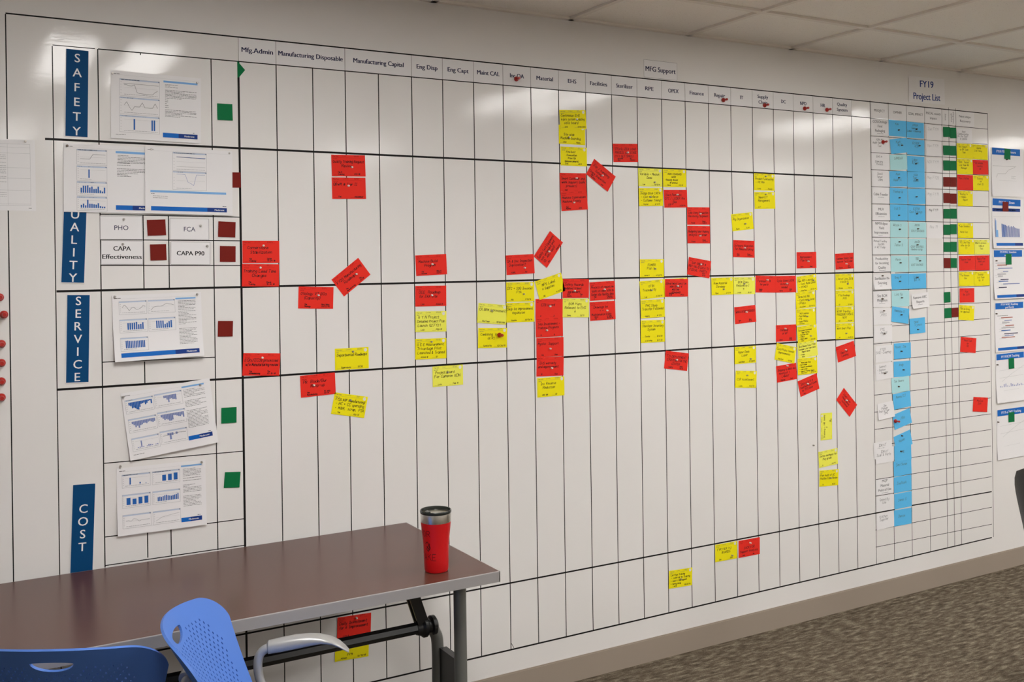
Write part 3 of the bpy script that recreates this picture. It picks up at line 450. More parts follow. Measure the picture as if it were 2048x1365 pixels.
SQUARES = [
    ('G', 827.8, 2230.6, 0.7, 50.7, 55.1, 2, 'green square beside the SAFETY chart sheet'),
    ('D', 871.1, 2001.9, 1.5, 31.2, 51.5, 2, 'dark red square partly under the heavy upright line'),
    ('D', 599.0, 1839.0, 2.3, 57.4, 51.2, 2, 'dark red square right of the PHO card'),
    ('D', 826.7, 1837.1, -2.2, 57.3, 51.8, 2, 'dark red square right of the FCA card'),
    ('D', 607.5, 1760.1, 1.3, 50.3, 52.1, 2, 'dark red square right of the CAPA Effectiveness card'),
    ('D', 830.5, 1754.9, -1.0, 52.3, 53.0, 2, 'dark red square right of the CAPA P90 card'),
    ('D', 820.9, 1504.8, -2.2, 49.7, 51.9, 2, 'dark red square beside the SERVICE chart sheet'),
    ('G', 827.7, 1214.4, -1.1, 50.7, 52.3, 2, 'green square beside the tilted COST chart sheet'),
    ('G', 836.7, 999.2, -5.1, 52.4, 52.4, 2, 'green square beside the lower COST chart sheet'),
    ('G', 4542.6, 2367.0, 2.8, 53.7, 52.4, 2, 'left green status square of the pair on the first project row'),
    ('G', 4541.3, 2270.5, 2.2, 53.6, 50.3, 2, 'left green status square of the pair on the second project row'),
    ('G', 4540.5, 2193.3, 1.8, 53.6, 52.9, 2, 'left green status square of the pair on the third project row'),
    ('D', 4539.5, 2107.0, 1.3, 53.6, 50.1, 2, 'left brown-red status square of the pair on the fourth project row'),
    ('D', 4538.6, 2023.8, 0.9, 53.5, 51.6, 2, 'left brown-red status square of the pair on the Cable Transfer project row'),
    ('G', 4537.7, 1941.9, 0.4, 53.5, 50.3, 2, 'left green status square of the pair on the MUV Efficiencies project row'),
    ('G', 4536.8, 1860.0, 0.0, 53.5, 52.8, 2, 'left green status square of the pair on the Yield Improvement project row'),
    ('G', 4535.7, 1769.6, -0.5, 53.5, 50.5, 2, 'left green status square of the pair on the Manual Feeding project row'),
    ('D', 4534.8, 1687.5, -1.0, 53.5, 52.8, 2, 'left brown-red status square of the pair on the Incoming Quality project row'),
    ('G', 4596.1, 2366.4, 2.7, 51.0, 55.8, 3, 'right green status square of the pair on the first project row'),
    ('G', 4594.9, 2271.0, 2.3, 50.9, 50.8, 3, 'right green status square of the pair on the second project row'),
    ('G', 4594.1, 2192.9, 1.7, 50.8, 50.1, 3, 'right green status square of the pair on the third project row'),
    ('D', 4593.1, 2107.9, 1.4, 50.8, 50.5, 3, 'right brown-red status square of the pair on the fourth project row'),
    ('D', 4592.1, 2022.8, 0.8, 50.8, 53.2, 3, 'right brown-red status square of the pair on the Cable Transfer project row'),
    ('G', 4591.3, 1944.1, 0.5, 50.8, 52.3, 3, 'right green status square of the pair on the MUV Efficiencies project row'),
    ('G', 4590.4, 1863.1, 0.0, 50.8, 52.1, 3, 'right green status square of the pair on the Yield Improvement project row'),
    ('G', 4589.2, 1771.2, -0.6, 50.9, 52.3, 3, 'right green status square of the pair on the Manual Feeding project row'),
    ('G', 4588.3, 1686.6, -1.0, 50.8, 51.0, 3, 'right green status square of the pair on the Incoming Quality project row'),
    ('G', 4531.0, 1509.5, 1.4, 52.0, 54.4, 2, 'lone green status square on the Site BCM Mitigation row'),
    ('G', 4533.2, 1426.6, 0.8, 55.2, 51.8, 2, 'lower left green status square beside a brown-red one'),
    ('D', 4590.0, 1426.3, 0.8, 54.1, 48.9, 3, 'lower right brown-red status square beside a green one'),
    ('G', 5052.6, 2279.6, -3.3, 52.7, 57.2, 4, 'green tab over the topmost wall chart at the right edge'),
    ('D', 5028.5, 1989.6, -1.0, 50.3, 52.9, 5, 'brown-red tab over the cost wall chart title at the right edge'),
    ('G', 5050.4, 1706.0, -0.2, 49.7, 58.9, 4, 'green tab over the transition wall chart title'),
    ('G', 5061.4, 1136.3, 1.2, 48.6, 57.6, 4, 'green tab over the BCM Tracking wall chart title'),
    ('G', 5053.8, 842.8, -0.3, 52.5, 54.2, 4, 'green tab over the lowest wall chart title'),
]
SIGNS = [
    ('SAFETY', 366.7, 2369.4, -1.3, 65.9, 274.5, 'blue sign with white letters reading SAFETY'),
    ('QUALITY', 355.3, 1912.5, -2.6, 67.1, 272.2, 'blue sign reading QUALITY, its top hidden behind chart sheets'),
    ('SERVICE', 359.6, 1604.2, -1.5, 66.6, 275.8, 'blue sign with white letters reading SERVICE'),
    ('COST', 368.3, 1013.3, -2.4, 66.2, 276.0, 'blue sign reading COST, its foot hidden behind the table'),
]
SHEETS = [
    ('safety', 497.0, 2313.2, -0.8, 276.7, 215.9),
    ('qleft', 355.5, 2075.3, -0.1, 240.0, 212.9),
    ('qright', 595.9, 2075.7, -0.7, 275.6, 216.3),
    ('service', 490.0, 1597.8, 1.1, 274.5, 205.2),
    ('cost1', 513.1, 1285.2, 4.1, 259.8, 225.0),
    ('cost2', 496.5, 1048.6, -0.0, 272.1, 208.3),
    ('table', 87.8, 2078.2, 0.2, 187.6, 216.6),
]
LABELS = [
    ('PHO', 458.0, 1850.9, -0.2, 127.4, 75.0),
    ('FCA', 669.8, 1845.8, -0.4, 126.7, 70.8),
    ('CAPA|Effectiveness', 459.8, 1773.1, -0.6, 127.0, 76.6),
    ('CAPA P90', 672.1, 1770.1, -1.0, 127.5, 76.5),
    ('MFG Support', 2609.5, 2541.4, -0.2, 180.0, 76.3),
    ('FY19|Project List', 4279.8, 2609.5, 1.0, 279.3, 131.6),
]
TAPE_UPRIGHTS = [
    (200.0, 2457.7, 184.7, 3),
    (328.0, 2373.4, 184.7, 2.6),
    (458.9, 2376.8, 740.9, 3),
    (587.8, 1853.7, 1615.7, 3),
    (666.5, 1854.7, 1613.9, 3),
    (810.3, 2376.7, 742.3, 3),
    (586.4, 1383.2, 1312.6, 3),
    (587.8, 834.2, 752.0, 3),
    (660.7, 831.8, 750.4, 3),
    (900.9, 2379.0, 184.7, 6.5),
    (1030.3, 2377.6, 184.7, 3.2),
    (1160.2, 2376.2, 184.7, 3.2),
    (1280.1, 2377.7, 184.7, 3.2),
    (1407.0, 2377.7, 184.7, 3.2),
    (1538.5, 2377.7, 184.7, 3.2),
    (1665.4, 2378.8, 184.7, 3.2),
    (1796.8, 2378.1, 184.7, 3.2),
    (1926.1, 2380.7, 184.7, 3.2),
    (2051.9, 2380.7, 184.7, 3.2),
    (2181.6, 2378.8, 184.7, 3.2),
    (2312.1, 2379.6, 184.7, 3.2),
    (2441.8, 2379.2, 184.7, 3.2),
    (2573.0, 2377.7, 184.7, 3.2),
    (2703.0, 2376.9, 184.7, 3.2),
    (2831.6, 2379.2, 184.7, 3.2),
    (2962.6, 2379.0, 184.7, 3.2),
    (3093.2, 2379.8, 184.7, 3.2),
    (3221.7, 2380.0, 184.7, 3.2),
    (3350.8, 2378.9, 184.7, 3.2),
    (3477.1, 2376.3, 184.7, 3.2),
    (3605.4, 2378.8, 184.7, 3.2),
    (3735.5, 2378.7, 184.7, 3.2),
    (3865.8, 2379.2, 184.7, 3.2),
    (3997.8, 2464.4, 184.7, 2.6),
    (4128.0, 2464.9, 184.7, 2.6),
    (4261.6, 2464.2, 184.7, 2.6),
    (4400.8, 2461.0, 184.7, 2.6),
    (4535.9, 2459.8, 184.7, 2.6),
    (4592.0, 2471.4, 184.7, 2.6),
    (4648.4, 2470.0, 184.7, 2.6),
    (4915.0, 2459.7, 184.7, 2.6),
]
TAPE_LEVELS = [
    (200.1, 2459.9, 4914.2, 2459.6, 4.5),
    (328.8, 2376.5, 451.0, 2376.7, 2.5),
    (459.8, 2376.8, 901.7, 2377.3, 3.5),
    (901.7, 2377.3, 3996.1, 2379.6, 3.5),
    (303.9, 2085.0, 3863.2, 2083.0, 7),
    (330.2, 1615.0, 4132.4, 1621.8, 7),
    (329.1, 1311.3, 3998.8, 1301.4, 7),
    (440.1, 448.4, 4136.9, 436.7, 6),
    (4256.4, 440.0, 4904.2, 430.4, 6),
    (902.1, 184.7, 4899.0, 184.7, 6),
    (457.3, 1855.0, 900.2, 1851.6, 3),
    (457.7, 1775.4, 899.9, 1772.0, 3),
    (458.7, 1694.3, 900.4, 1688.9, 3),
    (460.0, 1388.5, 811.3, 1384.3, 3),
    (458.7, 1069.6, 898.2, 1062.5, 3),
    (459.3, 836.9, 900.9, 834.6, 3),
    (458.8, 747.1, 902.2, 745.1, 3),
    (3996.0, 2377.6, 4912.3, 2376.3, 2.6),
    (3997.8, 2291.3, 4910.5, 2294.4, 2.6),
    (3996.2, 2210.1, 4908.6, 2211.1, 2.6),
    (3996.9, 2125.5, 4911.0, 2128.0, 2.6),
    (3999.8, 2042.3, 4913.3, 2043.6, 2.6),
    (3998.1, 1957.3, 4911.4, 1959.0, 2.6),
    (4000.0, 1875.2, 4912.0, 1873.1, 2.6),
    (3998.3, 1793.9, 4911.8, 1788.3, 2.6),
    (3996.5, 1705.5, 4909.9, 1704.1, 2.6),
    (4161.7, 1615.4, 4909.7, 1618.2, 2.6),
    (3996.4, 1528.7, 4909.1, 1535.1, 2.6),
    (3997.2, 1447.9, 4908.4, 1445.8, 2.6),
    (4064.7, 1350.3, 4906.4, 1359.7, 2.6),
    (3999.2, 1268.2, 4907.1, 1275.0, 2.6),
    (4141.6, 1183.8, 4905.5, 1189.2, 2.6),
    (4255.3, 1101.7, 4904.9, 1103.4, 2.6),
    (3996.5, 1016.7, 4904.7, 1021.4, 2.6),
    (3998.4, 933.0, 4906.6, 933.0, 2.6),
    (3996.6, 848.2, 4905.9, 847.8, 2.6),
    (4099.8, 766.9, 4905.8, 763.8, 2.6),
    (4134.7, 682.5, 4903.8, 675.8, 2.6),
    (4002.2, 601.5, 4906.1, 592.4, 2.6),
    (3998.1, 520.4, 4906.0, 510.9, 2.6),
    (3993.5, 354.0, 4904.0, 347.3, 2.6),
    (3994.7, 270.4, 4902.0, 256.4, 2.6),
    (1928.6, 208.3, 1939.5, 188.6, 2),
]
HEAD_TOP, HEAD_BOTTOM = 2460.7, 2378.1
HEADINGS = [
    ('Mfg.Admin', 901.8, 1030.3),
    ('Manufacturing Disposable', 1030.3, 1280.1),
    ('Manufacturing Capital', 1280.1, 1538.5),
    ('Eng Disp', 1538.5, 1665.4),
    ('Eng Capt', 1665.4, 1796.8),
    ('Maint CAL', 1796.8, 1926.1),
    ('Inc QA', 1926.1, 2051.9),
    ('Material', 2051.9, 2181.6),
    ('EHS', 2181.6, 2312.1),
    ('Facilities', 2312.1, 2441.8),
    ('Sterilizer', 2441.8, 2573.0),
    ('RPE', 2573.0, 2703.0),
    ('OPEX', 2703.0, 2831.6),
    ('Finance', 2831.6, 2962.6),
    ('Repair', 2962.6, 3093.2),
    ('IT', 3093.2, 3221.7),
    ('Supply|Chain', 3221.7, 3350.8),
    ('DC', 3350.8, 3477.1),
    ('NPD', 3477.1, 3605.4),
    ('HR', 3605.4, 3735.5),
    ('Quality|System', 3735.5, 3865.8),
]
LIST_X = [3997.8, 4128.0, 4261.6, 4400.8, 4535.9, 4592.0, 4648.4, 4915.0]
LIST_HEAD_Z = (2377.6, 2376.3)
POSTERS = [
    ('fte', 'FY19 FTEQ/I Closure', 4945.2, 2279.4, 0.0, 244.6, 36.9, 272),
    ('cost', 'FY19 Cost Down', 4944.5, 2005.3, -0.8, 243.4, 36.6, 274),
    ('mfg', 'FY19 MFG Transition|and more', 4948.9, 1725.4, 0.1, 246.1, 36.6, 264),
    ('whe', 'FY19 WHE2 Roadmap|goal Florida', 4955.4, 1439.8, 0.3, 243.7, 33.7, 265),
    ('bcm', 'FY19 BCM Tracking', 4957.7, 1163.5, 0.8, 240.5, 32.0, 263),
    ('ecwt', 'FY19 eCWT Tracking', 4959.5, 863.2, 0.0, 240.2, 34.2, 273),
]
MAGNETS = [
    (1299.4, 2034.9, 1, 'white', 'upper card of the red pair below the Manufacturing Disposable heading'),
    (1285.2, 1968.4, 1, 'white', 'lower red card of the pair, reading QBwM at Tier II'),
    (976.3, 1755.7, 1, 'white', 'red card reading Cornerstone Stabilization in the Mfg.Admin column'),
    (964.9, 1680.7, 1, 'white', 'red card reading Training Lead Time Changes below the Cornerstone card'),
    (1310.1, 1653.6, 1, 'white', 'steeply tilted red card reading FY20 Manufacturing Roadmaps'),
    (1168.1, 1581.3, 1, 'white', 'red card reading Otology VT BOs Capacity'),
    (967.4, 1374.2, 1, 'white', 'red card about ECRs and ECOs at the foot of the Mfg.Admin column'),
    (1293.3, 1377.2, 1, 'silver', 'yellow card reading Departmental Roadmaps'),
    (1147.5, 1268.0, 1, 'white', 'red card reading PR Blade Bur Ramp-up under the heavy tape line'),
    (1281.3, 1205.3, 1, 'silver', 'tilted yellow card reading FY20 AOP Manufacturing'),
    (1610.1, 1685.8, 1, 'white', 'red card about the machine build in the Eng Disp column'),
    (1606.8, 1569.9, 1, 'white', 'red card reading OEE Roadmap for JAX Site'),
    (1602.5, 1397.4, 1, 'silver', 'bright yellow card reading OEE Measurement in the Eng Disp column'),
    (1666.8, 1279.4, 1, 'silver', 'pale yellow card reading Project Board below the heavy line'),
    (1858.8, 1503.7, 1, 'silver', 'pale yellow card in the Maint CAL column, tilted clockwise'),
    (2004.2, 1564.3, 1, 'silver', 'upper of two adjoining yellow cards in the Inc QA column'),
    (2009.8, 1667.3, 1, 'white', 'red card under the Inc QA heading reading Duplication'),
    (2122.8, 1730.6, 2, 'white', 'steeply tilted red card in the Material column'),
    (2124.6, 1512.7, 1, 'white', 'topmost red card of the four-card stack in the Material column'),
    (2107.3, 1417.9, 2, 'white', 'second red card down the Material column stack reading Training Projects'),
    (2122.4, 1344.2, 1, 'white', 'third red card down the Material column stack reading Mystic Support'),
    (2128.7, 1266.6, 1, 'white', 'lowest red card of the Material column stack, below the heavy line'),
    (2242.3, 1571.6, 2, 'white', 'red card at the heavy line in the EHS column, over a pale yellow card'),
    (2389.3, 1574.2, 1, 'white', 'upper red card of the pair below the heavy line in the Facilities column'),
    (2401.0, 1486.5, 1, 'white', 'lower red card of the pair below the heavy line in the Facilities column'),
    (2263.8, 2265.6, 2, 'white', 'topmost yellow card of the EHS column'),
    (2226.3, 2190.7, 1, 'silver', 'yellow card reading Site wide Machine Guarding'),
    (2258.8, 2027.3, 1, 'white', 'upper red card of the overlapping pair in the EHS column'),
    (2245.0, 1928.3, 2, 'white', 'lower red card of the overlapping pair in the EHS column'),
    (2386.3, 2041.9, 2, 'white', 'tilted red card at the top of the Facilities column'),
    (2516.9, 2142.3, 1, 'white', 'red card under the Sterilizer heading just above the heavy line'),
    (2656.4, 2022.3, 1, 'silver', 'pale yellow card at the top of the RPE column'),
    (2631.4, 1960.2, 1, 'silver', 'yellow card reading CAPA in the RPE column'),
    (2777.3, 1973.0, 1, 'white', 'red card under the yellow card in the OPEX column'),
    (2903.9, 1892.2, 1, 'white', 'upper of two stacked red cards in the Finance column'),
    (2902.1, 1796.1, 1, 'white', 'lower of two stacked red cards in the Finance column'),
    (2902.7, 1671.6, 2, 'white', 'tilted red card at the heavy line in the Finance column'),
    (3165.0, 1851.0, 1, 'silver', 'yellow card reading Mfg Organization in the IT column'),
    (3159.9, 1743.1, 1, 'white', 'red card above the heavy line in the IT column'),
    (3293.7, 2069.0, 1, 'silver', 'upper yellow card in the Supply Chain column'),
    (3292.1, 1986.8, 1, 'silver', 'lower yellow card in the Supply Chain column reading Management'),
    (2652.6, 1655.2, 1, 'silver', 'yellow card sitting on the heavy line in the RPE column'),
    (2632.3, 1564.4, 1, 'silver', 'yellow card reading GTIN Traceability'),
    (2772.9, 1579.4, 2, 'white', 'red card over a yellow one under the heavy line in the OPEX column'),
    (3032.5, 1559.5, 1, 'silver', 'yellow card reading Raw Material Strategy'),
    (3153.9, 1581.4, 1, 'silver', 'pale yellow card reading BCM Plans Reduced'),
    (3293.9, 1596.8, 1, 'white', 'left red card of the adjoining pair below the Supply Chain column'),
    (3415.4, 1577.5, 2, 'white', 'right red card of the adjoining pair in the DC column'),
    (3164.7, 1454.1, 1, 'white', 'red card standing alone in the lower IT column'),
    (2761.7, 1262.7, 1, 'white', 'tilted red card hanging from the lower heavy line in the OPEX column'),
    (3186.5, 1242.6, 1, 'silver', 'upper yellow card in the lower IT column'),
    (3164.1, 1169.6, 1, 'silver', 'yellow card reading CSR Assessment'),
    (3401.8, 1369.6, 1, 'white', 'red card just above the lower heavy line in the DC column'),
    (3411.1, 1197.3, 1, 'white', 'tilted red card below the tilted yellow card in the DC column'),
    (3586.5, 1589.1, 2, 'silver', 'topmost card of the tall yellow run in the NPD column, slightly tilted'),
    (3555.2, 1495.8, 1, 'silver', 'second card down the tall yellow run in the NPD column'),
    (3543.9, 1421.2, 1, 'silver', 'third card down the tall yellow run in the NPD column'),
    (3564.9, 1328.8, 2, 'silver', 'fourth card down the tall yellow run in the NPD column'),
    (3540.9, 1105.0, 1, 'white', 'tilted red card beneath the tall yellow run in the NPD column'),
    (3555.5, 1678.8, 1, 'white', 'small-looking red card above the yellow run in the NPD column'),
    (3809.8, 1664.5, 1, 'white', 'red card above the yellow run in the Quality System column'),
    (3818.2, 1567.9, 1, 'silver', 'topmost yellow card of the run in the Quality System column'),
    (3803.0, 1329.9, 2, 'silver', 'lowest yellow card of the run in the Quality System column'),
    (3798.0, 1250.7, 1, 'white', 'tilted red card just below the lower heavy line in the Quality System column'),
    (3798.2, 1007.6, 1, 'white', 'red card turned like a diamond in the Quality System column'),
    (3683.9, 648.0, 1, 'silver', 'lowest yellow card in the HR column'),
    (2769.3, 320.3, 1, 'silver', 'yellow card lowest and leftmost of the three near the bottom of the board'),
    (3060.1, 376.2, 1, 'silver', 'yellow card reading TIER 1 and 2 BOARDS hanging from the bottom heavy line'),
    (3167.8, 415.8, 1, 'white', 'red card beside the TIER BOARDS card at the bottom of the board'),
    (1292.2, 427.9, 2, 'white', 'red card seen under the tabletop behind the black beam'),
    (501.2, 2302.7, 1, 'white', 'upper left corner of the SAFETY chart sheet'),
    (763.4, 2293.8, 1, 'silver', 'upper right corner of the SAFETY chart sheet'),
    (365.9, 2066.5, 1, 'dark', 'upper left corner of the left QUALITY chart sheet'),
    (614.6, 2066.7, 1, 'silver', 'upper left corner of the right QUALITY chart sheet'),
    (864.3, 2064.7, 1, 'silver', 'upper right corner of the right QUALITY chart sheet'),
    (499.0, 1593.9, 1, 'silver', 'upper left corner of the SERVICE chart sheet'),
    (753.4, 1595.7, 1, 'silver', 'upper right corner of the SERVICE chart sheet'),
    (519.4, 1274.5, 1, 'silver', 'upper left corner of the tilted COST chart sheet'),
    (759.1, 1295.8, 1, 'silver', 'upper right corner of the tilted COST chart sheet'),
    (508.2, 1056.0, 1, 'silver', 'upper left corner of the lower COST chart sheet'),
    (760.6, 1041.2, 1, 'silver', 'upper right corner of the lower COST chart sheet'),
    (528.9, 1840.1, 1, 'silver', 'PHO card'),
    (767.5, 1821.6, 1, 'silver', 'FCA card'),
    (525.0, 1761.2, 1, 'silver', 'CAPA Effectiveness card'),
    (788.4, 1754.1, 1, 'silver', 'CAPA P90 card'),
    (249.4, 2074.5, 1, 'white', 'white table sheet at the left edge'),
    (3572.8, 813.7, 1, 'silver', 'bare whiteboard between the NPD and HR columns'),
    (4197.1, 2330.7, 3, 'dark', 'blue note, topmost in the owner column of the project list'),
    (4219.8, 2255.4, 3, 'dark', 'blue note second in the owner column, tilted counterclockwise'),
    (4194.0, 2091.3, 3, 'dark', 'blue note fourth in the owner column, beside the brown-red status squares'),
    (4195.6, 1991.2, 3, 'dark', 'blue note beside the Cable Transfer paper'),
    (4190.0, 1903.4, 3, 'dark', 'blue note beside the MUV Efficiencies paper'),
    (4194.1, 1833.3, 3, 'dark', 'pale blue owner note beside the Yield Improvement paper'),
    (4190.9, 1770.7, 3, 'dark', 'pale blue owner note beside the handwritten Manual Feeding System paper'),
    (4196.1, 1665.5, 3, 'dark', 'pale blue note beside the Productivity for Incoming Quality paper'),
    (4190.5, 1572.9, 3, 'dark', 'blue note beside the Sterilization In-Sourcing paper'),
    (4203.6, 1489.9, 3, 'dark', 'pale blue note beside the Site BCM Mitigation paper'),
    (4198.1, 1404.9, 3, 'dark', 'blue note tilted clockwise just under the Site BCM Mitigation row'),
    (4320.8, 1325.7, 3, 'dark', 'lone blue note straddling a row line in the goal column'),
    (4194.2, 1222.1, 3, 'dark', 'blue note beside the FY20 SOQ Journey paper'),
    (4207.2, 1128.6, 3, 'dark', 'blue note beside the paper reading Indirect'),
    (4170.1, 1047.3, 3, 'dark', 'pale blue note lowest of its shade in the owner column'),
    (4189.0, 799.3, 3, 'dark', 'tilted blue note just below the one held by a red push pin'),
    (4180.0, 722.6, 3, 'dark', 'blue note overlapping the tilted note above it'),
    (4331.0, 2342.1, 3, 'dark', 'blue note topmost in the goal impact column'),
    (4352.2, 2259.3, 3, 'dark', 'blue note second in the goal impact column'),
    (4323.5, 2166.6, 3, 'dark', 'blue note third in the goal impact column'),
    (4329.4, 2085.6, 3, 'dark', 'blue note fourth in the goal impact column'),
    (4323.7, 1999.1, 3, 'dark', 'blank blue note in the goal impact column on the Cable Transfer row'),
    (4325.7, 1912.9, 3, 'dark', 'blue note in the goal impact column on the MUV Efficiencies row'),
    (4331.7, 1836.8, 3, 'dark', 'pale blue goal note on the Yield Improvement row'),
    (4326.1, 1755.6, 3, 'dark', 'pale blue goal note two rows below the MUV Efficiencies row'),
    (4343.5, 1674.2, 3, 'dark', 'pale blue goal note on the Incoming Quality row'),
    (4322.6, 1590.7, 3, 'dark', 'blue goal note on the Sterilization In-Sourcing row'),
    (4062.7, 1602.5, 3, 'dark', 'white curled paper printed Sterilization In-Sourcing'),
    (4060.3, 1488.9, 3, 'dark', 'white paper printed Site BCM Mitigation'),
    (4069.9, 1429.2, 3, 'dark', 'white paper handwritten SOG HTS'),
    (4071.2, 1315.4, 3, 'dark', 'white paper handwritten FTE in the project column'),
    (4070.8, 1119.9, 3, 'dark', 'white paper handwritten Indirect'),
    (5068.7, 2219.1, 2, 'dark', 'topmost wall chart at the right edge'),
    (4964.9, 1668.7, 2, 'dark', 'transition wall chart'),
    (4958.4, 1383.1, 2, 'dark', 'Roadmap wall chart'),
    (4960.7, 1108.1, 2, 'dark', 'BCM Tracking wall chart'),
    (4960.2, 799.5, 2, 'dark', 'lowest wall chart'),
]
PUSHPINS = [
    (1983.8, 2405.8, 1, 'Inc QA heading'),
    (3046.7, 2399.2, 1, 'Repair heading'),
    (3293.7, 2392.9, 1, 'Supply Chain heading'),
    (3546.9, 2395.0, 1, 'NPD heading'),
    (3693.8, 2398.8, 1, 'HR heading'),
    (1892.5, 1408.8, 1, 'yellow Combining card in the Maint CAL column'),
    (4081.9, 2264.8, 1, 'handwritten paper second in the project column'),
    (4144.4, 877.1, 1, 'tilted blue note in the project list'),
    (173.0, 1601.1, 1.25, 'bare board, topmost at the left edge'),
    (183.8, 1548.8, 1.25, 'bare board, rightmost of the left edge row'),
    (176.0, 1461.0, 1.25, 'bare board, third down at the left edge'),
    (175.2, 1403.8, 1.25, 'bare board, fourth down at the left edge'),
    (174.5, 1348.2, 1.25, 'bare board, fifth down at the left edge'),
    (173.9, 1300.1, 1.25, 'bare board, lowest at the left edge'),
]
TRIANGLE = [(897.4, 2378.6), (923.3, 2349.9), (902.3, 2323.4), (897.3, 2323.0)]

# ================================================================ the room
X0, X1, Y1, CZ = -2.64, 11.4, -7.2, 2.666
def struct(name, g, smooth=False):
    o = g.obj(name, smooth=smooth); o['kind'] = 'structure'; return o
g = G(); g.box((X0, Y1, -.1), (X1, .1, 0), M_CARPET); floor = struct('floor', g)
g = G(); g.box((X0, 0, 0), (X1, .1, CZ+.1), M_BOARD); wall = struct('wall_back', g)
g = G(); g.box((X0, Y1-.1, 0), (X1, Y1, CZ+.1), M_WALL); struct('wall_front', g)
g = G(); g.box((X0-.1, Y1-.1, 0), (X0, .1, CZ+.1), M_WALL); struct('wall_left', g)
g = G(); g.box((X1, Y1-.1, 0), (X1+.1, .1, CZ+.1), M_WALL); struct('wall_right', g)
g = G(); g.box((X0, -.006, 0), (X1, 0, .094), M_BASE); g.box((X0, -.004, .094), (X1, 0, .098), M_BASE); struct('baseboard_back', g)
# suspended ceiling: backing slab, exposed grid and lay-in tiles 0.61 m square
g = G(); g.box((X0, Y1, CZ+.06), (X1, 0, CZ+.1), M_GRID); ceil = struct('ceiling', g)
PX = [.41+.61*k for k in range(-4, 18)]; PY = [-.45-.61*k for k in range(0, 12)]
LIGHTS = [(.41+2.44*k, -1.06-3.05*j) for k in range(0, 5) for j in range(2)]
def bar(a, b):
    g = G(); g.box(a, b, M_GRID); o = g.obj('ceiling_grid_bar', ceil)
for x in PX: bar((x-.012, Y1, CZ-.003), (x+.012, 0, CZ+.012))
for y in PY: bar((X0, y-.012, CZ-.0029), (X1, y+.012, CZ+.0119))
bar((X0, -.022, CZ-.003), (X1, 0, CZ+.012))
xs = [X0]+[x for x in PX if x > X0+.1]+[X1]; ys = [0]+PY+[Y1]; cache = {}
for i in range(len(xs)-1):
    for j in range(len(ys)-1):
        cx, cy = (xs[i]+xs[i+1])/2, (ys[j]+ys[j+1])/2
        if any(lx < cx < lx+.61 and ly-1.22 < cy < ly for lx, ly in LIGHTS): continue
        w_, h_ = xs[i+1]-xs[i]-.006, ys[j]-ys[j+1]-.006
        if w_ < .05 or h_ < .05: continue
        k = (round(w_, 3), round(h_, 3))
        if k not in cache:
            g = G(); g.box((-w_/2, -h_/2, 0), (w_/2, h_/2, .016), M_TILE); cache[k] = g.mesh('ceiling_tile')
        link('ceiling_tile', cache[k], ceil, (cx, cy, CZ+.007))
# recessed ceiling lights: two lit lenses either side of an enamelled centre basket
def make_light():
    g = G(); g.box((.012, -1.208, -.001), (.03, -.012, .05), M_LAMPW); g.box((.58, -1.208, -.001), (.598, -.012, .05), M_LAMPW)
    g.box((.03, -.15, -.001), (.58, -.012, .05), M_LAMPW); g.box((.03, -1.208, -.001), (.58, -1.185, .05), M_LAMPW)
    root = bpy.data.objects.new('ceiling_light', None); C.objects.link(root)
    g.obj('frame', root)
    for a, b in ((.03, .24), (.37, .58)):
        q = G(); q.box((a, -1.17, .004), (b, -.15, .02), M_GLOW); q.obj('lens', root)
    q = G(); q.box((.24, -1.185, 0), (.37, -.035, .03), M_LAMPW); q.obj('centre_basket', root)
    return root
l0 = make_light()
for n, (x, y) in enumerate(LIGHTS):
    if n == 0: r = l0
    else:
        r = l0.copy(); C.objects.link(r)
        for ch in l0.children:
            c = ch.copy(); C.objects.link(c); c.parent = r
    r.location = (x, y, CZ)
    order = ['leftmost', 'second from the left', 'middle', 'fourth from the left', 'rightmost'][n//2]
    tag(r, 'recessed two-lens ceiling light, %s in the row %s the whiteboard' % (order, ('nearest', 'farther from')[n % 2]), 'ceiling light', 'recessed lights in the ceiling grid')

# ================================================================ tape grid on the board (parts of the wall)
def tape(a, b, w, m=M_TAPE):
    (x0, z0), (x1, z1) = a, b; L = math.hypot(x1-x0, z1-z0); nx, nz = -(z1-z0)/L*w/2, (x1-x0)/L*w/2
    t = .15+.04*(abs(x1-x0) > abs(z1-z0))+w*.012
    vs = [(x/1000, -y/1000, z/1000) for y in (0, t) for x, z in ((x0+nx, z0+nz), (x1+nx, z1+nz), (x1-nx, z1-nz), (x0-nx, z0-nz))]
    g = G(); g.add(vs, [(0, 1, 2, 3), (7, 6, 5, 4), (0, 4, 5, 1), (1, 5, 6, 2), (2, 6, 7, 3), (3, 7, 4, 0)], m); return g.obj('tape_line', wall)
for x, zt, zb, w in TAPE_UPRIGHTS: tape((x, zt), (x, zb), w*1.12)
for x0, z0, x1, z1, w in TAPE_LEVELS: tape((x0, z0), (x1, z1), w)
tape((587, 2377), (587, 2369.5), 3); tape((583, 2377), (591, 2377), 3)
g = G(); t = [(x/1000, -.0006, z/1000) for x, z in TRIANGLE]; t2 = [(x, -.0016, z) for x, _, z in t]
g.add(t+t2, [(0, 1, 2, 3), (7, 6, 5, 4), (0, 4, 5, 1), (1, 5, 6, 2), (2, 6, 7, 3), (3, 7, 4, 0)], M_CARD['G'])
tag(g.obj('green_arrow'), 'small green triangle at the top of the heavy upright line', 'marker')

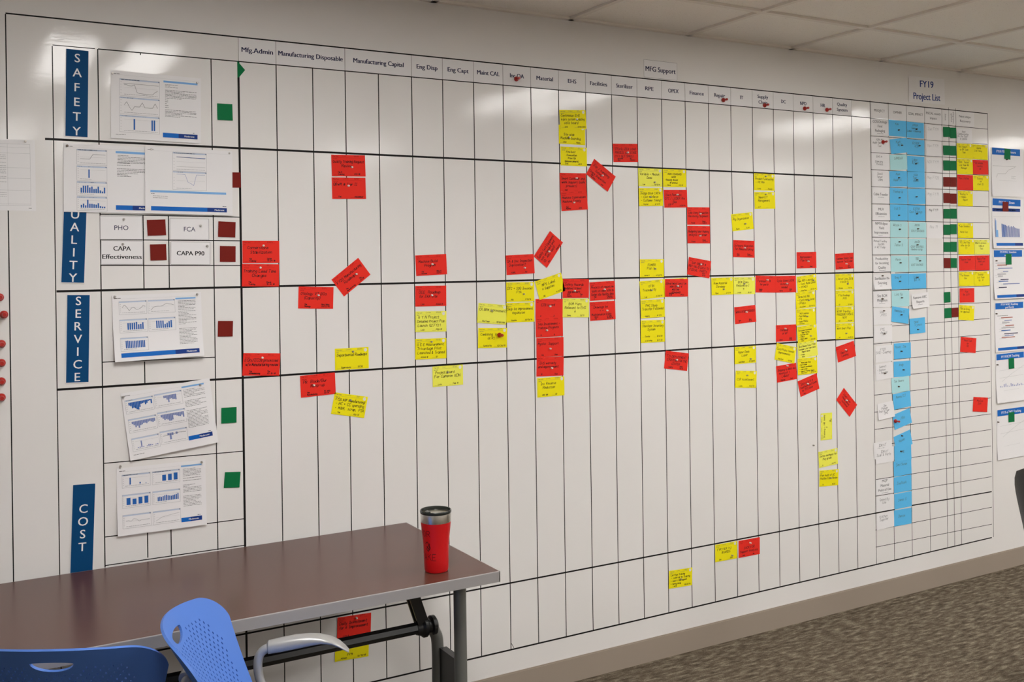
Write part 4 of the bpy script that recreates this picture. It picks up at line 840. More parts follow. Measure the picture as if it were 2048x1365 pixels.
# ================================================================ printed headings
def label_card(name, text, x, z, ang, w, h, label, cap=15, col=M_NAVY, bold=.012, layer=0, gap=None, border=False, frac=None):
    o = link(name, sheet_mesh(name, w, h, M_PAPER)); on_wall(o, x, z, ang, layer)
    s = Sheet(); rows = text.split('|'); gap = gap or cap*1.75
    for i, t in enumerate(rows): s.type(t, w/2, h/2+(i-(len(rows)-1)/2)*gap, w*.88, cap, col, bold, exact=w*frac[t] if frac and t in frac else None)
    if border:
        for a in ([(1, 1), (w-1, 1)], [(w-1, 1), (w-1, h-1)], [(w-1, h-1), (1, h-1)], [(1, h-1), (1, 1)]): s.line(a, .9, M_TAPEG)
    s.child('lettering', o); tag(o, label, 'label card'); return o
FRAC = {'Mfg.Admin': .85, 'Manufacturing Disposable': .94, 'Manufacturing Capital': .76, 'Eng Disp': .68, 'Eng Capt': .68, 'Maint CAL': .77, 'Inc QA': .51, 'Material': .60, 'EHS': .31,
        'Facilities': .66, 'Sterilizer': .65, 'RPE': .34, 'OPEX': .45, 'Finance': .61, 'Repair': .49, 'IT': .14, 'Supply': .51, 'Chain': .42, 'DC': .22, 'NPD': .32, 'HR': .22, 'Quality': .53,
        'System': .55, 'MFG Support': .89, 'FY19': .37, 'Project List': .74, 'PHO': .33, 'FCA': .29, 'CAPA': .41, 'Effectiveness': .93, 'CAPA P90': .69, 'PROJECT': .61, 'OWNER': .49,
        'GOAL IMPACT': .82, 'FISCAL month': .86, 'impact': .40, 'Next steps-': .66, 'Recovery': .58}
HT, HB = HEAD_TOP-3.5, HEAD_BOTTOM+2.5
for t, a, b in HEADINGS:
    cap = 15 if '|' in t else 16
    label_card('heading_card', t, a+1.3, HT, 0, b-a-2.6, HT-HB, 'white heading card printed %s along the top of the board' % t.replace('|', ' '), cap, M_NAVY, .030, gap=25, frac=FRAC)
for a in [h[1] for h in HEADINGS]+[HEADINGS[-1][2]]: tape((a, HEAD_TOP), (a, HEAD_BOTTOM), 1.3, M_TAPEG if a < 1200 or a > 1400 else M_TAPE)
for t, x, z, an, w, h in LABELS:
    lab = {'PHO': 'small white card printed PHO right of the QUALITY sign', 'FCA': 'small white card printed FCA between two dark red squares',
           'CAPA|Effectiveness': 'small white card printed CAPA Effectiveness', 'CAPA P90': 'small white card printed CAPA P90',
           'MFG Support': 'white card printed MFG Support above the heading row', 'FY19|Project List': 'white sheet printed FY19 Project List above the list'}[t]
    big = 'FY19' in t
    label_card('title_card' if big or 'MFG' in t else 'label_card', t, x, z, an, w, h, lab, 33 if big else 20.5 if 'MFG' in t else 14.5 if len(t) < 5 else 13.8,
               M_BLUE2 if big else M_NAVY if len(t) < 5 or 'MFG' in t else M_INK, 0 if len(t) < 5 else .024, 1, gap=64 if big else 26, border=not big, frac=FRAC)
HZ = LIST_HEAD_Z[0]+2
names = ['PROJECT', 'OWNER', 'GOAL IMPACT', 'FISCAL month|impact', 'Status', 'Infographic|updated', 'Next steps-|Recovery']
for i, t in enumerate(names):
    a, b = LIST_X[i]+2, (LIST_X[i+1]-2 if i < 6 else LIST_X[6]+150)
    if i in (4, 5):                                 # narrow cards turned on their side
        o = link('heading_card', sheet_mesh('heading_card', HEAD_TOP-HZ-6, b-a, M_PAPER)); on_wall(o, b, HEAD_TOP-4, -90, 1)
        s = Sheet(); rows = t.split('|')
        for k, r in enumerate(rows): s.type(r, (HEAD_TOP-HZ)/2-3, (b-a)/2+(k-(len(rows)-1)/2)*16, 70, 9.5, M_PEN, .004)
        s.child('lettering', o); tag(o, 'narrow sideways heading card printed %s over the project list' % t.replace('|', ' '), 'label card')
    else: label_card('heading_card', t, a, HEAD_TOP-4, 0, b-a, HEAD_TOP-HZ-6, 'white heading card printed %s over the project list' % t.replace('|', ' '), 12, M_PEN, .012, 1, gap=24, frac=FRAC)

# ================================================================ blue pillar signs
for word, x, z, an, w, h, lab in SIGNS:
    o = link('pillar_sign', sheet_mesh('pillar_sign', w, h, M_PAPER, .5)); on_wall(o, x, z, an, 1)
    s = Sheet(off=.6); s.rect(1, 1, w-1, h-2.5, M_SIGN)
    pitch = {6: 45.7, 7: 39.5, 4: 39.5}[len(word)]; y0 = {'SAFETY': 26.5, 'COST': 77}.get(word, (h-pitch*(len(word)-1))/2)
    for i, ch in enumerate(word): s.type(ch, w/2, y0+i*pitch, 40, 26, M_WHITE, .008)
    s.child('printed_face', o); tag(o, lab, 'sign')

# ================================================================ index cards on the main board
def form(s, kind, w=127, h=76, seed=0):             # the pre-printed lines of the card
    ink = M_FAINT if kind in 'BPW' else M_PEN
    dk = M_PEN if kind in 'YL' else mat('print_on_red', (.30, .008, .006), .7, .2)
    s.hand('Plan Card', 6, 7.5, 3.4, dk, .55, 22, 0); s.line([(42, 3), (46, 3), (46, 7), (42, 7), (42, 3)], .35, dk)
    s.fuzz(48, 4, 14, 3, dk, 1, th=1.3, seed=seed); s.fuzz(84, 2.5, 20, 5, dk, 2, gap=3.4, th=1.1, seed=seed+2)
    s.line([(5, 10.5), (112, 10.5)], .35, dk); s.fuzz(6, 13.5, 17, 2, dk, 1, th=1.4, seed=seed+1)
    s.line([(7, 71.5), (20, 71.5)], .5, dk); s.line([(68, 71.5), (84, 71.5)], .5, dk)
def card_text(s, k, lines, fl, fr, w=127, h=76, ink=M_INK, size=None, top=17, lw=1.0):
    n = len([l for l in lines]); hh = size or min(9.5, 46/max(n, 1)*.62); gap = min(15, 50/max(n, 1))
    y = top+hh+(2 if n < 3 else 0)
    for i, l in enumerate(lines):
        if l.strip():
            body = l.lstrip(); ind = (len(l)-len(body))*4; est = sum(4.8 for c in body)*hh/6
            x = max(7, (w-min(est, w-16))/2-4)+ind+random.uniform(-3, 3) if not body.startswith('-') else 10
            s.hand(body, x, y, hh*random.uniform(.95, 1.05), ink, lw, w-x-6)
        y += gap
    for t, x in ((fl, 22), (fr, 84)):
        if t:
            r = t.split('|'); f = 5.6 if len(r) < 2 else 4.8
            for i, q in enumerate(r): s.hand(q, x, h-5-(len(r)-1-i)*7, f, ink, lw*.85, 38)
for n, (k, x, z, an, layer, lines, fl, fr, lab) in enumerate(CARDS):
    o = link('index_card', sheet_mesh('index_card', 127, 76.2, M_CARD[k], .25)); on_wall(o, x, z, an, layer)
    s = Sheet(off=.35); form(s, k, seed=n); s.child('printed_form', o)
    if lines or fl:
        s = Sheet(off=.4); card_text(s, k, lines, fl, fr, lw=1.4 if k == 'R' else 1.3); s.child('handwriting', o)
    if k in 'YL':
        s = Sheet(off=.38); s.poly([(115+6*math.cos(a*math.pi/8), 9+6.5*math.sin(a*math.pi/8)) for a in range(16)], M_STICK)
        c = s.child('round_emblem', o)
    tag(o, lab, 'card')

# ================================================================ project list notes
for n, (k, x, z, an, w, h, layer, lines, lab) in enumerate(NOTES):
    w, h = min(max(w, 118), 131), min(max(h, 74), 80)
    curl = None
    if 'curled' in lab: curl = lambda x, y, W=w, H=h: 16*max(0, y/H-.35)**2*(1.3-.6*x/W)+3*max(0, .15-y/H)
    elif k == 'W' and lab.startswith('tilted'): curl = lambda x, y, H=h: 7*max(0, y/H-.3)**2
    elif k in 'BP' and 'tilted' in lab: curl = lambda x, y, H=h: 5*max(0, y/H-.5)**2
    o = link('note_card', sheet_mesh('note_card', w, h, M_CARD[k], .25, curl, 6 if curl else 1, 8 if curl else 1)); on_wall(o, x, z, an, layer)
    s = Sheet(curl, .55 if curl else .4)
    typed = [l[1:] for l in lines if l.startswith('*')]
    if typed:
        gap = 22 if len(typed) > 1 else 24
        for i, t in enumerate(typed): s.type(t, w/2, h*.42+(i-(len(typed)-1)/2)*gap, w*.84, 12.5, M_PEN, .010)
        s.fuzz(w*.33, h*.42+(len(typed)-1)/2*gap+14, w*.36, 3, M_FAINT, 1, th=2.2, seed=n)
        s.child('lettering', o)
    else:
        if k in 'YRL': q = Sheet(off=.35); form(q, k, w, h, n); q.child('printed_form', o)
        faint = 'fiscal' in lab and 'bold' not in lab
        ink = M_FAINT if faint else M_INK if k in 'YRL' else M_PEN
        card_text(s, k, lines, '', '', w, h, ink, 15 if 'fiscal' in lab else (12 if len(lines) < 3 else 10) if k in 'BPW' else None, 12 if k in 'YRL' else 10, 1.5 if 'bold' in lab else 1.15)
        s.child('handwriting', o)
    if k in 'YL':
        q = Sheet(off=.38); q.poly([(w-12+6*math.cos(a*math.pi/8), 9+6.5*math.sin(a*math.pi/8)) for a in range(16)], M_STICK); q.child('round_emblem', o)
    tag(o, lab, 'note')
for k, x, z, an, w, h, layer, lab in SQUARES:
    tag(on_wall(link('status_square', sheet_mesh('status_square', w, h, M_CARD[k], .5)), x, z, an, layer), lab, 'marker')

# ================================================================ chart sheets
def chart(s, x, y, w, h, kind, data, bar=M_BAR):
    s.rect(x, y, x+w, y+4.2, M_HEADB, n=3); s.fuzz(x+4, y+1.2, w*.62, 2, M_NAVY, 1, th=1.9, seed=int(x+y))
    s.line([(x, y), (x+w, y), (x+w, y+h), (x, y+h), (x, y)], .6, M_FAINT)
    s.line([(x+w-4.5, y+1), (x+w-1.5, y+1), (x+w-2.5, y+4), (x+w-4.5, y+1)], .7, M_NAVY, .1)
    px, py, pw, ph = x+w*.11, y+9, w*.84, h-18
    for i in range(5): s.rect(x+2.5, py+i*ph/4-.4, x+5.5, py+i*ph/4+.5, M_FAINT)
    s.fuzz(px, y+h-6, pw, 2, M_FAINT, 1, th=1.2, seed=int(x))
    n = len(data)
    if kind == 'bar':
        s.line([(px, py+ph*.1), (px+pw, py+ph*.12)], .35, M_FAINT)
        for i, d in enumerate(data):
            if d > 0: a = px+pw*(i+.18)/n; s.rect(a, py+ph*(1-d), a+pw/n*.66, py+ph, bar, .05)
            elif d < 0: a = px+pw*(i+.06)/n; s.rect(a, py, a+pw/n*.9, py-ph*d, bar, .05)
    elif kind == 'line': s.line([(px+pw*i/(n-1), py+ph*(1-d)) for i, d in enumerate(data)], .9, M_PEN if bar is M_BAR else bar, .05); s.line([(px, py+ph*.5), (px+pw, py+ph*.5)], .3, M_FAINT)
def brand(s, x, y, w, h):
    s.rect(x, y, x+w*.45, y+h, M_BLUE, n=4); s.rect(x+w*.45, y, x+w, y+h, M_BLUE2, n=4)
    s.type('Medtronic', x+w-26, y+h/2, 36, 5.2, M_WHITE, .02); s.fuzz(x+w-14, y-5, 10, 2, M_NAVY, 1, th=1.5)
def sheet(name, x, z, an, w, h, layer, lab, lift, draw, cat='paper sheet'):
    o = link(name, sheet_mesh(name, w, h, M_PAPER, .3, lift, 12 if lift else 1, 12 if lift else 1)); on_wall(o, x, z, an, layer)
    s = Sheet(lift, .85 if lift else .45); draw(s, w, h); s.child('printed_page', o); tag(o, lab, cat); return o
SD = {s[0]: s[1:] for s in SHEETS}
def head(s, w): s.fuzz(8, 9, 18, 2, M_PEN, 1, th=1.6); s.line([(26, 12), (w-12, 12)], .25, M_FAINT)
def d_safety(s, w, h):
    head(s, w)
    chart(s, 26, 24, 122, 54, 'line', [.75, .74, .66, .67, .78, .1, .05, .04, .03, .03, .02, .02, .25, .38])
    s.line([(38, 38), (145, 38)], .8, M_PEN)
    chart(s, 26, 82, 122, 54, 'line', [.55, .85, .4, .1, .45, .45, .46, .85, .42, .42, .4, .42, .85, .45])
    chart(s, 26, 140, 122, 54, 'bar', [0, 0, 0, 0, .96, 0, 0, 0, 0, 0, 0, 0, .95, .96, 0])
    s.rect(160, 18, 268, 24, M_SKY); s.fuzz(165, 30, 40, 10, M_PEN, 3, gap=4, th=1.1); s.fuzz(165, 48, 100, 30, M_PEN, 7, gap=4.3, th=1.3)
    s.fuzz(165, 80, 12, 30, M_PEN, 5, gap=6, th=1.3); s.fuzz(165, 112, 100, 24, M_PEN, 6, gap=4.3, th=1.2); brand(s, 158, 188, 110, 15)
    s.fuzz(14, 202, 30, 2, M_PEN, 1, th=1.2)
def d_ql(s, w, h):
    head(s, w); B = [(.0,), ]
    chart(s, 38, 17, 88, 48, 'line', [.3, .3, .3, .3, .8, .8, .8, .8, .8])
    chart(s, 38, 69, 88, 46, 'bar', [0, 0, 0, 0, .95, 0, 0, 0, 0, 0, 0, 0, 0])
    chart(s, 38, 118, 88, 44, 'bar', [.6, .85, .85, .9, .65, .78, .48, .52, .8, .35, .22, .7])
    chart(s, 38, 165, 88, 44, 'bar', [.35, .5, .3, .98, .5, .5, .45, .42, .6, .25, .2, .2])
    s.rect(152, 17, 240, 24, M_SKY); s.fuzz(158, 30, 84, 20, M_PEN, 6, gap=4.5, th=1.2); s.fuzz(156, 54, 40, 10, M_PEN, 2, gap=7, th=1.2)
    s.fuzz(156, 72, 86, 30, M_PEN, 6, gap=4.8, th=1.3); brand(s, 152, 189, 112, 15)
def d_qr(s, w, h):
    head(s, w)
    chart(s, 86, 14, 108, 60, 'line', [.86, .85, .86, .84, .83, .84, .82, .8, .8], M_BAR); s.line([(98, 60), (190, 60)], .5, M_PEN); s.line([(98, 29), (190, 30)], 1.6, M_BAR)
    chart(s, 86, 76, 108, 60, 'line', [1, 1, 1, .98, .4, .3, .15, 1, 1, 1, 1], M_BARP)
    s.rect(16, 140, 258, 147, M_SKY, n=4); s.fuzz(18, 151, 20, 4, M_PEN, 1, th=1.3); s.fuzz(24, 158, 46, 8, M_PEN, 2, gap=6, th=1.2)
    s.rect(18, 192, 196, 206, M_BLUE, n=4); s.rect(196, 192, 260, 206, M_BLUE2, n=2); s.type('Medtronic', 236, 199, 36, 5.2, M_WHITE, .02); s.fuzz(246, 186, 12, 2, M_NAVY, 1, th=1.5)
def d_sv(s, w, h):
    head(s, w)
    chart(s, 20, 20, 84, 42, 'line', [.55, .9, .6, .1, .45, .55, .25, .25, .4, .7, .6]); chart(s, 108, 20, 84, 42, 'line', [.05, .4, .5, .52, .5, .55, .75, .85, .75, .72, .62])
    chart(s, 20, 78, 84, 42, 'bar', [0, 0, .9, .9, .88, .92, 1, .65, .7, .9, 0]); chart(s, 108, 78, 84, 42, 'bar', [0, 0, 1, .98, .98, .97, .52, .65, .85, 1, 0])
    chart(s, 20, 136, 84, 42, 'bar', [0, .98, 1, .95, .95, .94, .94, .93, .94, .93, .94, .93, .93, 0])
    s.rect(194, 16, 258, 21, M_SKY); s.fuzz(202, 26, 56, 30, M_PEN, 7, gap=4.6, th=1.2); s.fuzz(202, 60, 56, 44, M_PEN, 10, gap=4.6, th=1.1, seed=3); s.fuzz(202, 116, 56, 54, M_PEN, 12, gap=4.5, th=1.1, seed=5)
    s.rect(20, 184, 186, 198, M_BLUE, n=6); s.rect(186, 184, 262, 198, M_BLUE2, n=3); s.type('Medtronic', 238, 191, 36, 5.2, M_WHITE, .02)
def d_c1(s, w, h):
    head(s, w)
    chart(s, 8, 24, 86, 44, 'bar', [-.35, -.45, -.75, -.7, -.8, -1, -1.05, -.75, -.4, -.35, -.3, -.55, -.4, -.2, -.15, -.55]); chart(s, 98, 22, 86, 44, 'bar', [0, 0, 0, 0, -.3, -.3, -.55, -.9, -.5, -.45, -.6, -.6, -.7, 0, 0, 0], M_BARP)
    chart(s, 10, 86, 86, 44, 'bar', [-.3, -.45, -.75, -.6, -.9, -.6, -.55, -.4, -.4, -.5, -.35, -.3, -.4, -.5, -.4], M_BARP); chart(s, 100, 82, 86, 44, 'bar', [-.3, -.5, -.7, -.6, -.7, -.9, -.9, -.8, -.3, -.3, -.4, -.5, -.55, -.4, -.7], M_BARP)
    chart(s, 12, 148, 84, 42, 'bar', [0, .1, .12, .9, .1, 0, .1, .25, .2, .12, 0, .1, .12], M_BARP); chart(s, 100, 144, 84, 42, 'bar', [0, 0, -.3, -.9, -.35, 0, -.3, 0, 0, 0, 0], M_BARP); s.line([(108, 160), (140, 158), (160, 156), (180, 158)], 1, M_PEN)
    s.rect(186, 12, 258, 17, M_SKY); s.fuzz(190, 24, 68, 30, M_PEN, 6, gap=4.6, th=1.1); s.fuzz(190, 60, 68, 30, M_PEN, 5, gap=4.6, th=1.1, seed=1); s.fuzz(190, 92, 68, 60, M_PEN, 13, gap=4.6, th=1.1, seed=4)
    brand(s, 186, 176, 78, 14); s.fuzz(12, 200, 34, 2, M_PEN, 1, th=1.3)
def d_c2(s, w, h):
    head(s, w)
    chart(s, 16, 22, 86, 42, 'bar', [0, 0, .92, 0, 0, 0, 0, .22, 0, 0, .05, 0]); chart(s, 108, 22, 86, 42, 'bar', [0, .8, .85, .95])
    chart(s, 16, 86, 86, 42, 'bar', [.92, .75, .9, .95]); chart(s, 108, 86, 86, 42, 'bar', [0, .55, .6, .55, .62, .7, .75, .65, .6, .55, .6, .65, .7, .8])
    chart(s, 16, 150, 86, 42, 'line', [.6, .62, .5, .8, .7, .4, .5, .5, .52, .55], M_FAINT); chart(s, 108, 150, 86, 42, 'line', [.1, .3, .5, .6, .62, .7, .75, .8, .85], M_FAINT)
    s.rect(198, 12, 264, 17, M_SKY); s.fuzz(204, 24, 58, 24, M_PEN, 6, gap=4.4, th=1.1); s.fuzz(204, 54, 58, 14, M_PEN, 2, gap=8, th=1.2); s.fuzz(204, 76, 58, 30, M_PEN, 6, gap=4.6, th=1.1, seed=2); s.fuzz(204, 112, 58, 36, M_PEN, 8, gap=4.6, th=1.1, seed=6)
    brand(s, 196, 182, 66, 14)
def d_tb(s, w, h):
    s.line([(w-224, 14), (w-14, 14), (w-14, h-16), (w-224, h-16)], .5, M_FAINT); s.line([(w-224, 24), (w-14, 24)], .4, M_FAINT); s.line([(w-76, 14), (w-76, h-16)], .4, M_FAINT)
    for y in (42, 86, 118, 154, 196): s.line([(w-224, y), (w-14, y)], .5, M_FAINT)
    s.fuzz(w-200, 48, 120, 100, M_FAINT, 26, gap=5.4, th=1.2); s.fuzz(w-20, h-8, 8, 2, M_PEN, 1, th=1.3)
x, z, an, w, h = SD['safety']; sheet('chart_sheet', x, z, an, 279, 216, 1, 'white chart sheet with three charts right of the SAFETY sign', lambda x, y: 4*max(0, y/216-.3)**2, d_safety)
x, z, an, w, h = SD['qleft']; sheet('chart_sheet', x, z, -.6, 279, 214, 4, 'white sheet with four stacked charts over the QUALITY sign', lambda x, y: 3*max(0, y/216-.3)**2, d_ql)
x, z, an, w, h = SD['qright']; sheet('chart_sheet', x, z, an, 279, 216, 10, 'white sheet with two charts and a long blue band, overlapping its left neighbour', lambda x, y: 4*max(0, y/216-.3)**2, d_qr)
x, z, an, w, h = SD['service']; sheet('chart_sheet', x, z, an, 276, 210, 1, 'white sheet with five charts right of the SERVICE sign, curling at its foot', lambda x, y: 34*max(0, y/210-.25)**2+5*(x/276-.5)**2, d_sv)
x, z, an, w, h = SD['cost1']; sheet('chart_sheet', x, z, 6.5, 279, 216, 2, 'crookedly hung white sheet with six charts', lambda x, y: 12*max(0, y/216-.2)**2+26*max(0, y/216-.1)*math.exp(-((x-200)/55)**2)*math.exp(-((y-90)/70)**2), d_c1)
x, z, an, w, h = SD['cost2']; sheet('chart_sheet', x, z, an, 277, 214, 1, 'white sheet with six charts right of the COST sign', lambda x, y: 12*max(0, y/216-.2)**2, d_c2)
x, z, an, w, h = SD['table']; sheet('form_sheet', x+187.6-279, z, an, 279, 216, 1, 'white ruled form sheet cut by the left edge of the picture', None, d_tb)

# wall charts at the far right, each with its blue title strip
def poster_draw(kind):
    def d(s, w, h):
        if kind == 'fte': s.line([(10, 98), (215, 96)], .8, M_PEN); s.line([(40, 160), (52, 140), (120, 138), (145, 118), (165, 112), (205, 100)], 1, M_PEN); s.line([(60, 175), (215, 175)], .5, M_FAINT); s.fuzz(170, 150, 40, 12, M_FAINT, 3, gap=6, th=1)
        elif kind == 'cost':
            s.rect(3, 52, 245, 70, M_BLUE2, n=4); s.fuzz(20, 58, 190, 6, M_WHITE, 1, th=6)
            s.line([(10, 98), (250, 96), (250, 212), (14, 212)], .6, M_FAINT); s.rect(22, 108, 28, 208, M_BARP); s.rect(28, 118, 34, 208, M_SKY); s.rect(34, 170, 48, 208, M_SKY)
            for i, v in enumerate([.95, .9, .88, .86, .8, .76, .82, .7, .78, .72, .8, .7, .66, .62, .6, .6]): s.rect(80+i*10, 208-90*v*.85, 87+i*10, 208, M_BARP if i > 3 else M_BAR)
            s.rect(26, 240, 190, 256, M_BLUE, n=4); s.rect(190, 240, 262, 256, M_BLUE2, n=3)
        elif kind in ('mfg', 'whe'):
            r = random.Random(kind); y = 78
            for i in range(9):
                a = r.uniform(25, 90); b = a+r.uniform(40, 150); s.rect(a, y, min(b, 250), y+4.5, [M_BARP, M_NAVY, M_REDDISH, M_BAR, M_FAINT][r.randrange(5)], n=2); s.fuzz(a-20, y+7, 60, 2, M_FAINT, 1, th=1.3, seed=i); y += r.uniform(9, 19)
            s.fuzz(20, 68, 150, 4, M_PEN, 1, th=2); s.rect(20, 242, 190, 257, M_BLUE, n=4); s.rect(190, 242, 262, 257, M_BLUE2, n=3)
        else:
            s.line([(30, 90), (240, 82)], .7, M_FAINT); s.line([(30, 130), (240, 122)], .7, M_FAINT); s.line([(50, 150), (140, 110), (250, 70)], .8, M_FAINT)
            if kind == 'bcm':
                for i in range(14): s.rect(36+i*15, 176-[4, 0, 12, 14, 3, 0, 13, 8, 3, 2, 9, 4, 8, 3][i], 42+i*15, 180, M_BARP)
            s.line([(60, 200), (200, 196)], .5, M_FAINT)
    return d
for i, (kind, title, x, z, an, w, h, H) in enumerate(POSTERS):
    lab = {'fte': 'topmost wall chart at the right edge, with a thin line graph', 'cost': 'wall chart with blue bars, second down at the right edge', 'mfg': 'wall chart of coloured timeline bars, third down at the right edge',
           'whe': 'wall chart of timeline bars, fourth down at the right edge', 'bcm': 'wall chart with faint graph lines, fifth down at the right edge', 'ecwt': 'lowest wall chart at the right edge, faint slanting graph line'}[kind]
    H = min(H, 270 if kind != 'fte' else 262)
    c = 22 if kind in ('cost', 'mfg', 'bcm') else 10
    lift = lambda x, y, H=H, c=c: c*max(0, y/H-.45)**2*(1.2-.4*x/279)
    sheet('wall_chart', x-6, z, 0, 279, H, 1, lab, lift, poster_draw(kind), 'wall chart')
    o = link('title_strip', sheet_mesh('title_strip', w, h, M_BLUE, .3)); on_wall(o, x, z, an, 3)
    s = Sheet(); rows = title.split('|')
    for k, t in enumerate(rows): s.type(t, w/2, h/2+(k-(len(rows)-1)/2)*16, w*.8, 11 if len(rows) > 1 else 13, M_WHITE, .02)
    s.child('lettering', o); tag(o, 'blue title strip printed %s at the right edge' % title.replace('|', ' '), 'title strip')

# ================================================================ magnets and push pins
mg = {}
for c, m in (('silver', M_SILVER), ('white', M_WPIN), ('dark', M_DPIN)):
    g = G(); g.lathe([(.0034, 0), (.0036, .002), (.0026, .004), (.0026, .006), (.0033, .0075), (.0026, .0088)], m, 12, 'y'); mg[c] = g.mesh('pin_magnet', True)
def pin_label(c, where):
    l = 'small %s pin on the %s' % (c, where)
    if len(l.split()) > 16: l = '%s pin on %s' % (c, where.replace('the ', '').replace(' and ', ', '))
    return l if len(l.split()) <= 16 else l.replace('hanging from ', '').replace('held by a ', 'under ').replace(' of adjoining', ', adjoining')
for x, z, layer, c, where in MAGNETS:
    o = link('pin_magnet', mg[c]); o.location = (x/1000, -(.0012+.0006*layer), z/1000)
    tag(o, pin_label(c, where), 'pin')
for x, z, s_, where in PUSHPINS:
    root = bpy.data.objects.new('push_pin', None); C.objects.link(root); root.location = (x/1000, -.0018, z/1000); root.scale = (s_,)*3
    g = G(); g.lathe([(.0090, 0), (.0098, .002), (.0096, .0055), (.0080, .008)], M_REDPIN, 20, 'y'); g.obj('foot', root, True)
    g = G(); g.lathe([(.0080, .0078), (.0052, .0105), (.0042, .014), (.0042, .019), (.0054, .0225), (.0056, .025), (.0046, .0275)], M_REDPIN, 24, 'y'); g.obj('grip', root, True)
    tag(root, 'large red push pin on the %s' % where, 'push pin')

# ================================================================ table
TX1, TX0, TY0, TY1, TZ, TT = 1.477, -.35, -.73, -.036, .75, .033
tb = bpy.data.objects.new('folding_table', None); C.objects.link(tb); tb.location = (.56, -.38, 0)
tag(tb, 'long table with dark wood laminate top and grey edge along the whiteboard wall', 'table')
def tp(g, name, smooth=False):
    o = g.obj(name, tb, smooth); o.location = (-.56, .38, 0); return o
g = G(); g.box((TX0+.003, TY0+.003, TZ-TT+.001), (TX1-.003, TY1-.003, TZ), M_TOP); tp(g, 'tabletop')
g = G(); e = .003
c = .0022                                            # front band with a small rounded-over upper corner
pr = [(TY0+e, TZ-TT), (TY0, TZ-TT), (TY0, TZ-.0005-c), (TY0+c*.3, TZ-.0005-c*.3), (TY0+c, TZ-.0002), (TY0+e+.0005, TZ-.0002)]
g.add([(x, y, z) for x in (TX0, TX1) for y, z in pr], [[0, 1, 2, 3, 4, 5], [11, 10, 9, 8, 7, 6]]+[[i, (i+1) % 6, 6+(i+1) % 6, 6+i] for i in range(6)], M_EDGE)
for a, b in (((TX0, TY1-e, TZ-TT), (TX1, TY1, TZ-.0005)), ((TX0, TY0, TZ-TT), (TX0+e, TY1, TZ-.0005)), ((TX1-e, TY0, TZ-TT), (TX1, TY1, TZ-.0005))): g.box(a, b, M_EDGE)
tp(g, 'edge_band')
for xx, sgn in ((1.405, 1), (-.28, -1)):
    g = G(); g.tube([(xx, -.60, .03), (xx, -.60, TZ-TT)], .020, M_GREYM, 20); tp(g, 'outer_leg', True)
    g = G(); g.tube(smooth_path([(xx-.01*sgn, -.455, .03), (xx-.01*sgn, -.455, .30), (xx-.01*sgn, -.455, .46), (xx-.02*sgn, -.455, .50), (xx-.03*sgn, -.455, .525)], 5), [.0195]*16+[.019, .018, .017, .016, .014], M_GREYM, 20); tp(g, 'inner_leg', True)
    g = G(); g.box((xx-.012, -.585, .08), (xx+.012, -.475, .452), M_BLACKM); tp(g, 'leg_bracket')
    g = G(); g.tube([(xx, -.05, .03), (xx, -.70, .03)], .018, M_GREYM, 14); tp(g, 'foot_rail', True)
    for yy in (-.09, -.66):
        g = G(); g.tube([(xx-.012, yy, .014), (xx+.012, yy, .014)], .014, M_BLACKM, 16); tp(g, 'caster', True)
    for dy in (-.015, .015):
        g = G(); x0, x1 = xx-.125*sgn, xx-.055*sgn
        g.add([(x0-.018*sgn, -.455+dy-.004, TZ-TT), (x0+.018*sgn, -.455+dy-.004, TZ-TT), (x1+.018*sgn, -.455+dy-.004, .51), (x1-.02*sgn, -.455+dy-.004, .51),
               (x0-.018*sgn, -.455+dy+.004, TZ-TT), (x0+.018*sgn, -.455+dy+.004, TZ-TT), (x1+.018*sgn, -.455+dy+.004, .51), (x1-.02*sgn, -.455+dy+.004, .51)],
              [(0, 1, 2, 3), (7, 6, 5, 4), (0, 4, 5, 1), (1, 5, 6, 2), (2, 6, 7, 3), (3, 7, 4, 0)], M_BLACKM); tp(g, 'hinge_strut')
    g = G()
    for k, (dx, r) in enumerate(((-.085, .021), (-.07, .026), (-.062, .033), (-.052, .033), (-.046, .022), (-.036, .022), (-.032, .031), (-.02, .031), (-.014, .022))):
        if k: g.tube([(xx+pdx*sgn, -.455, .522), (xx+dx*sgn, -.455, .522)], [pr, r], M_BLACKM, 24)
        pdx, pr = dx, r
    tp(g, 'pivot_hub', True)
g = G(); g.tube([(-.24, -.455, .522), (1.34, -.455, .522)], .0195, M_BLACKM, 8); tp(g, 'cross_beam')

# ================================================================ tumbler on the table
cup = bpy.data.objects.new('tumbler', None); C.objects.link(cup); cup.location = (1.316, -.622, TZ+.0005); cup.scale = (1, 1, 1.045)
tag(cup, 'red insulated tumbler with steel rim and smoky lid standing on the table', 'tumbler')
g = G(); g.lathe([(.030, 0), (.0345, .001), (.0365, .006), (.0375, .04), (.0385, .075), (.041, .10), (.0440, .125), (.0458, .141), (.0460, .1435)], M_CUP, 48); g.obj('body', cup, True)
g = G(); g.lathe([(.0452, .143), (.0460, .1438), (.0466, .168), (.0462, .1695), (.0440, .1695)], M_STEEL, 48); g.obj('steel_rim', cup, True)
g = G(); g.lathe([(.0440, .165), (.0470, .1695), (.0480, .1715), (.0478, .176), (.0462, .1778), (.0440, .1770), (.0425, .171), (.040, .1695), (.001, .1690)], M_LID, 48); lid = g.obj('lid', cup, True)
g = G(); g.box((-.034, -.006, .1697), (-.020, .006, .1745), M_LID); g.obj('sipping_tab', lid)
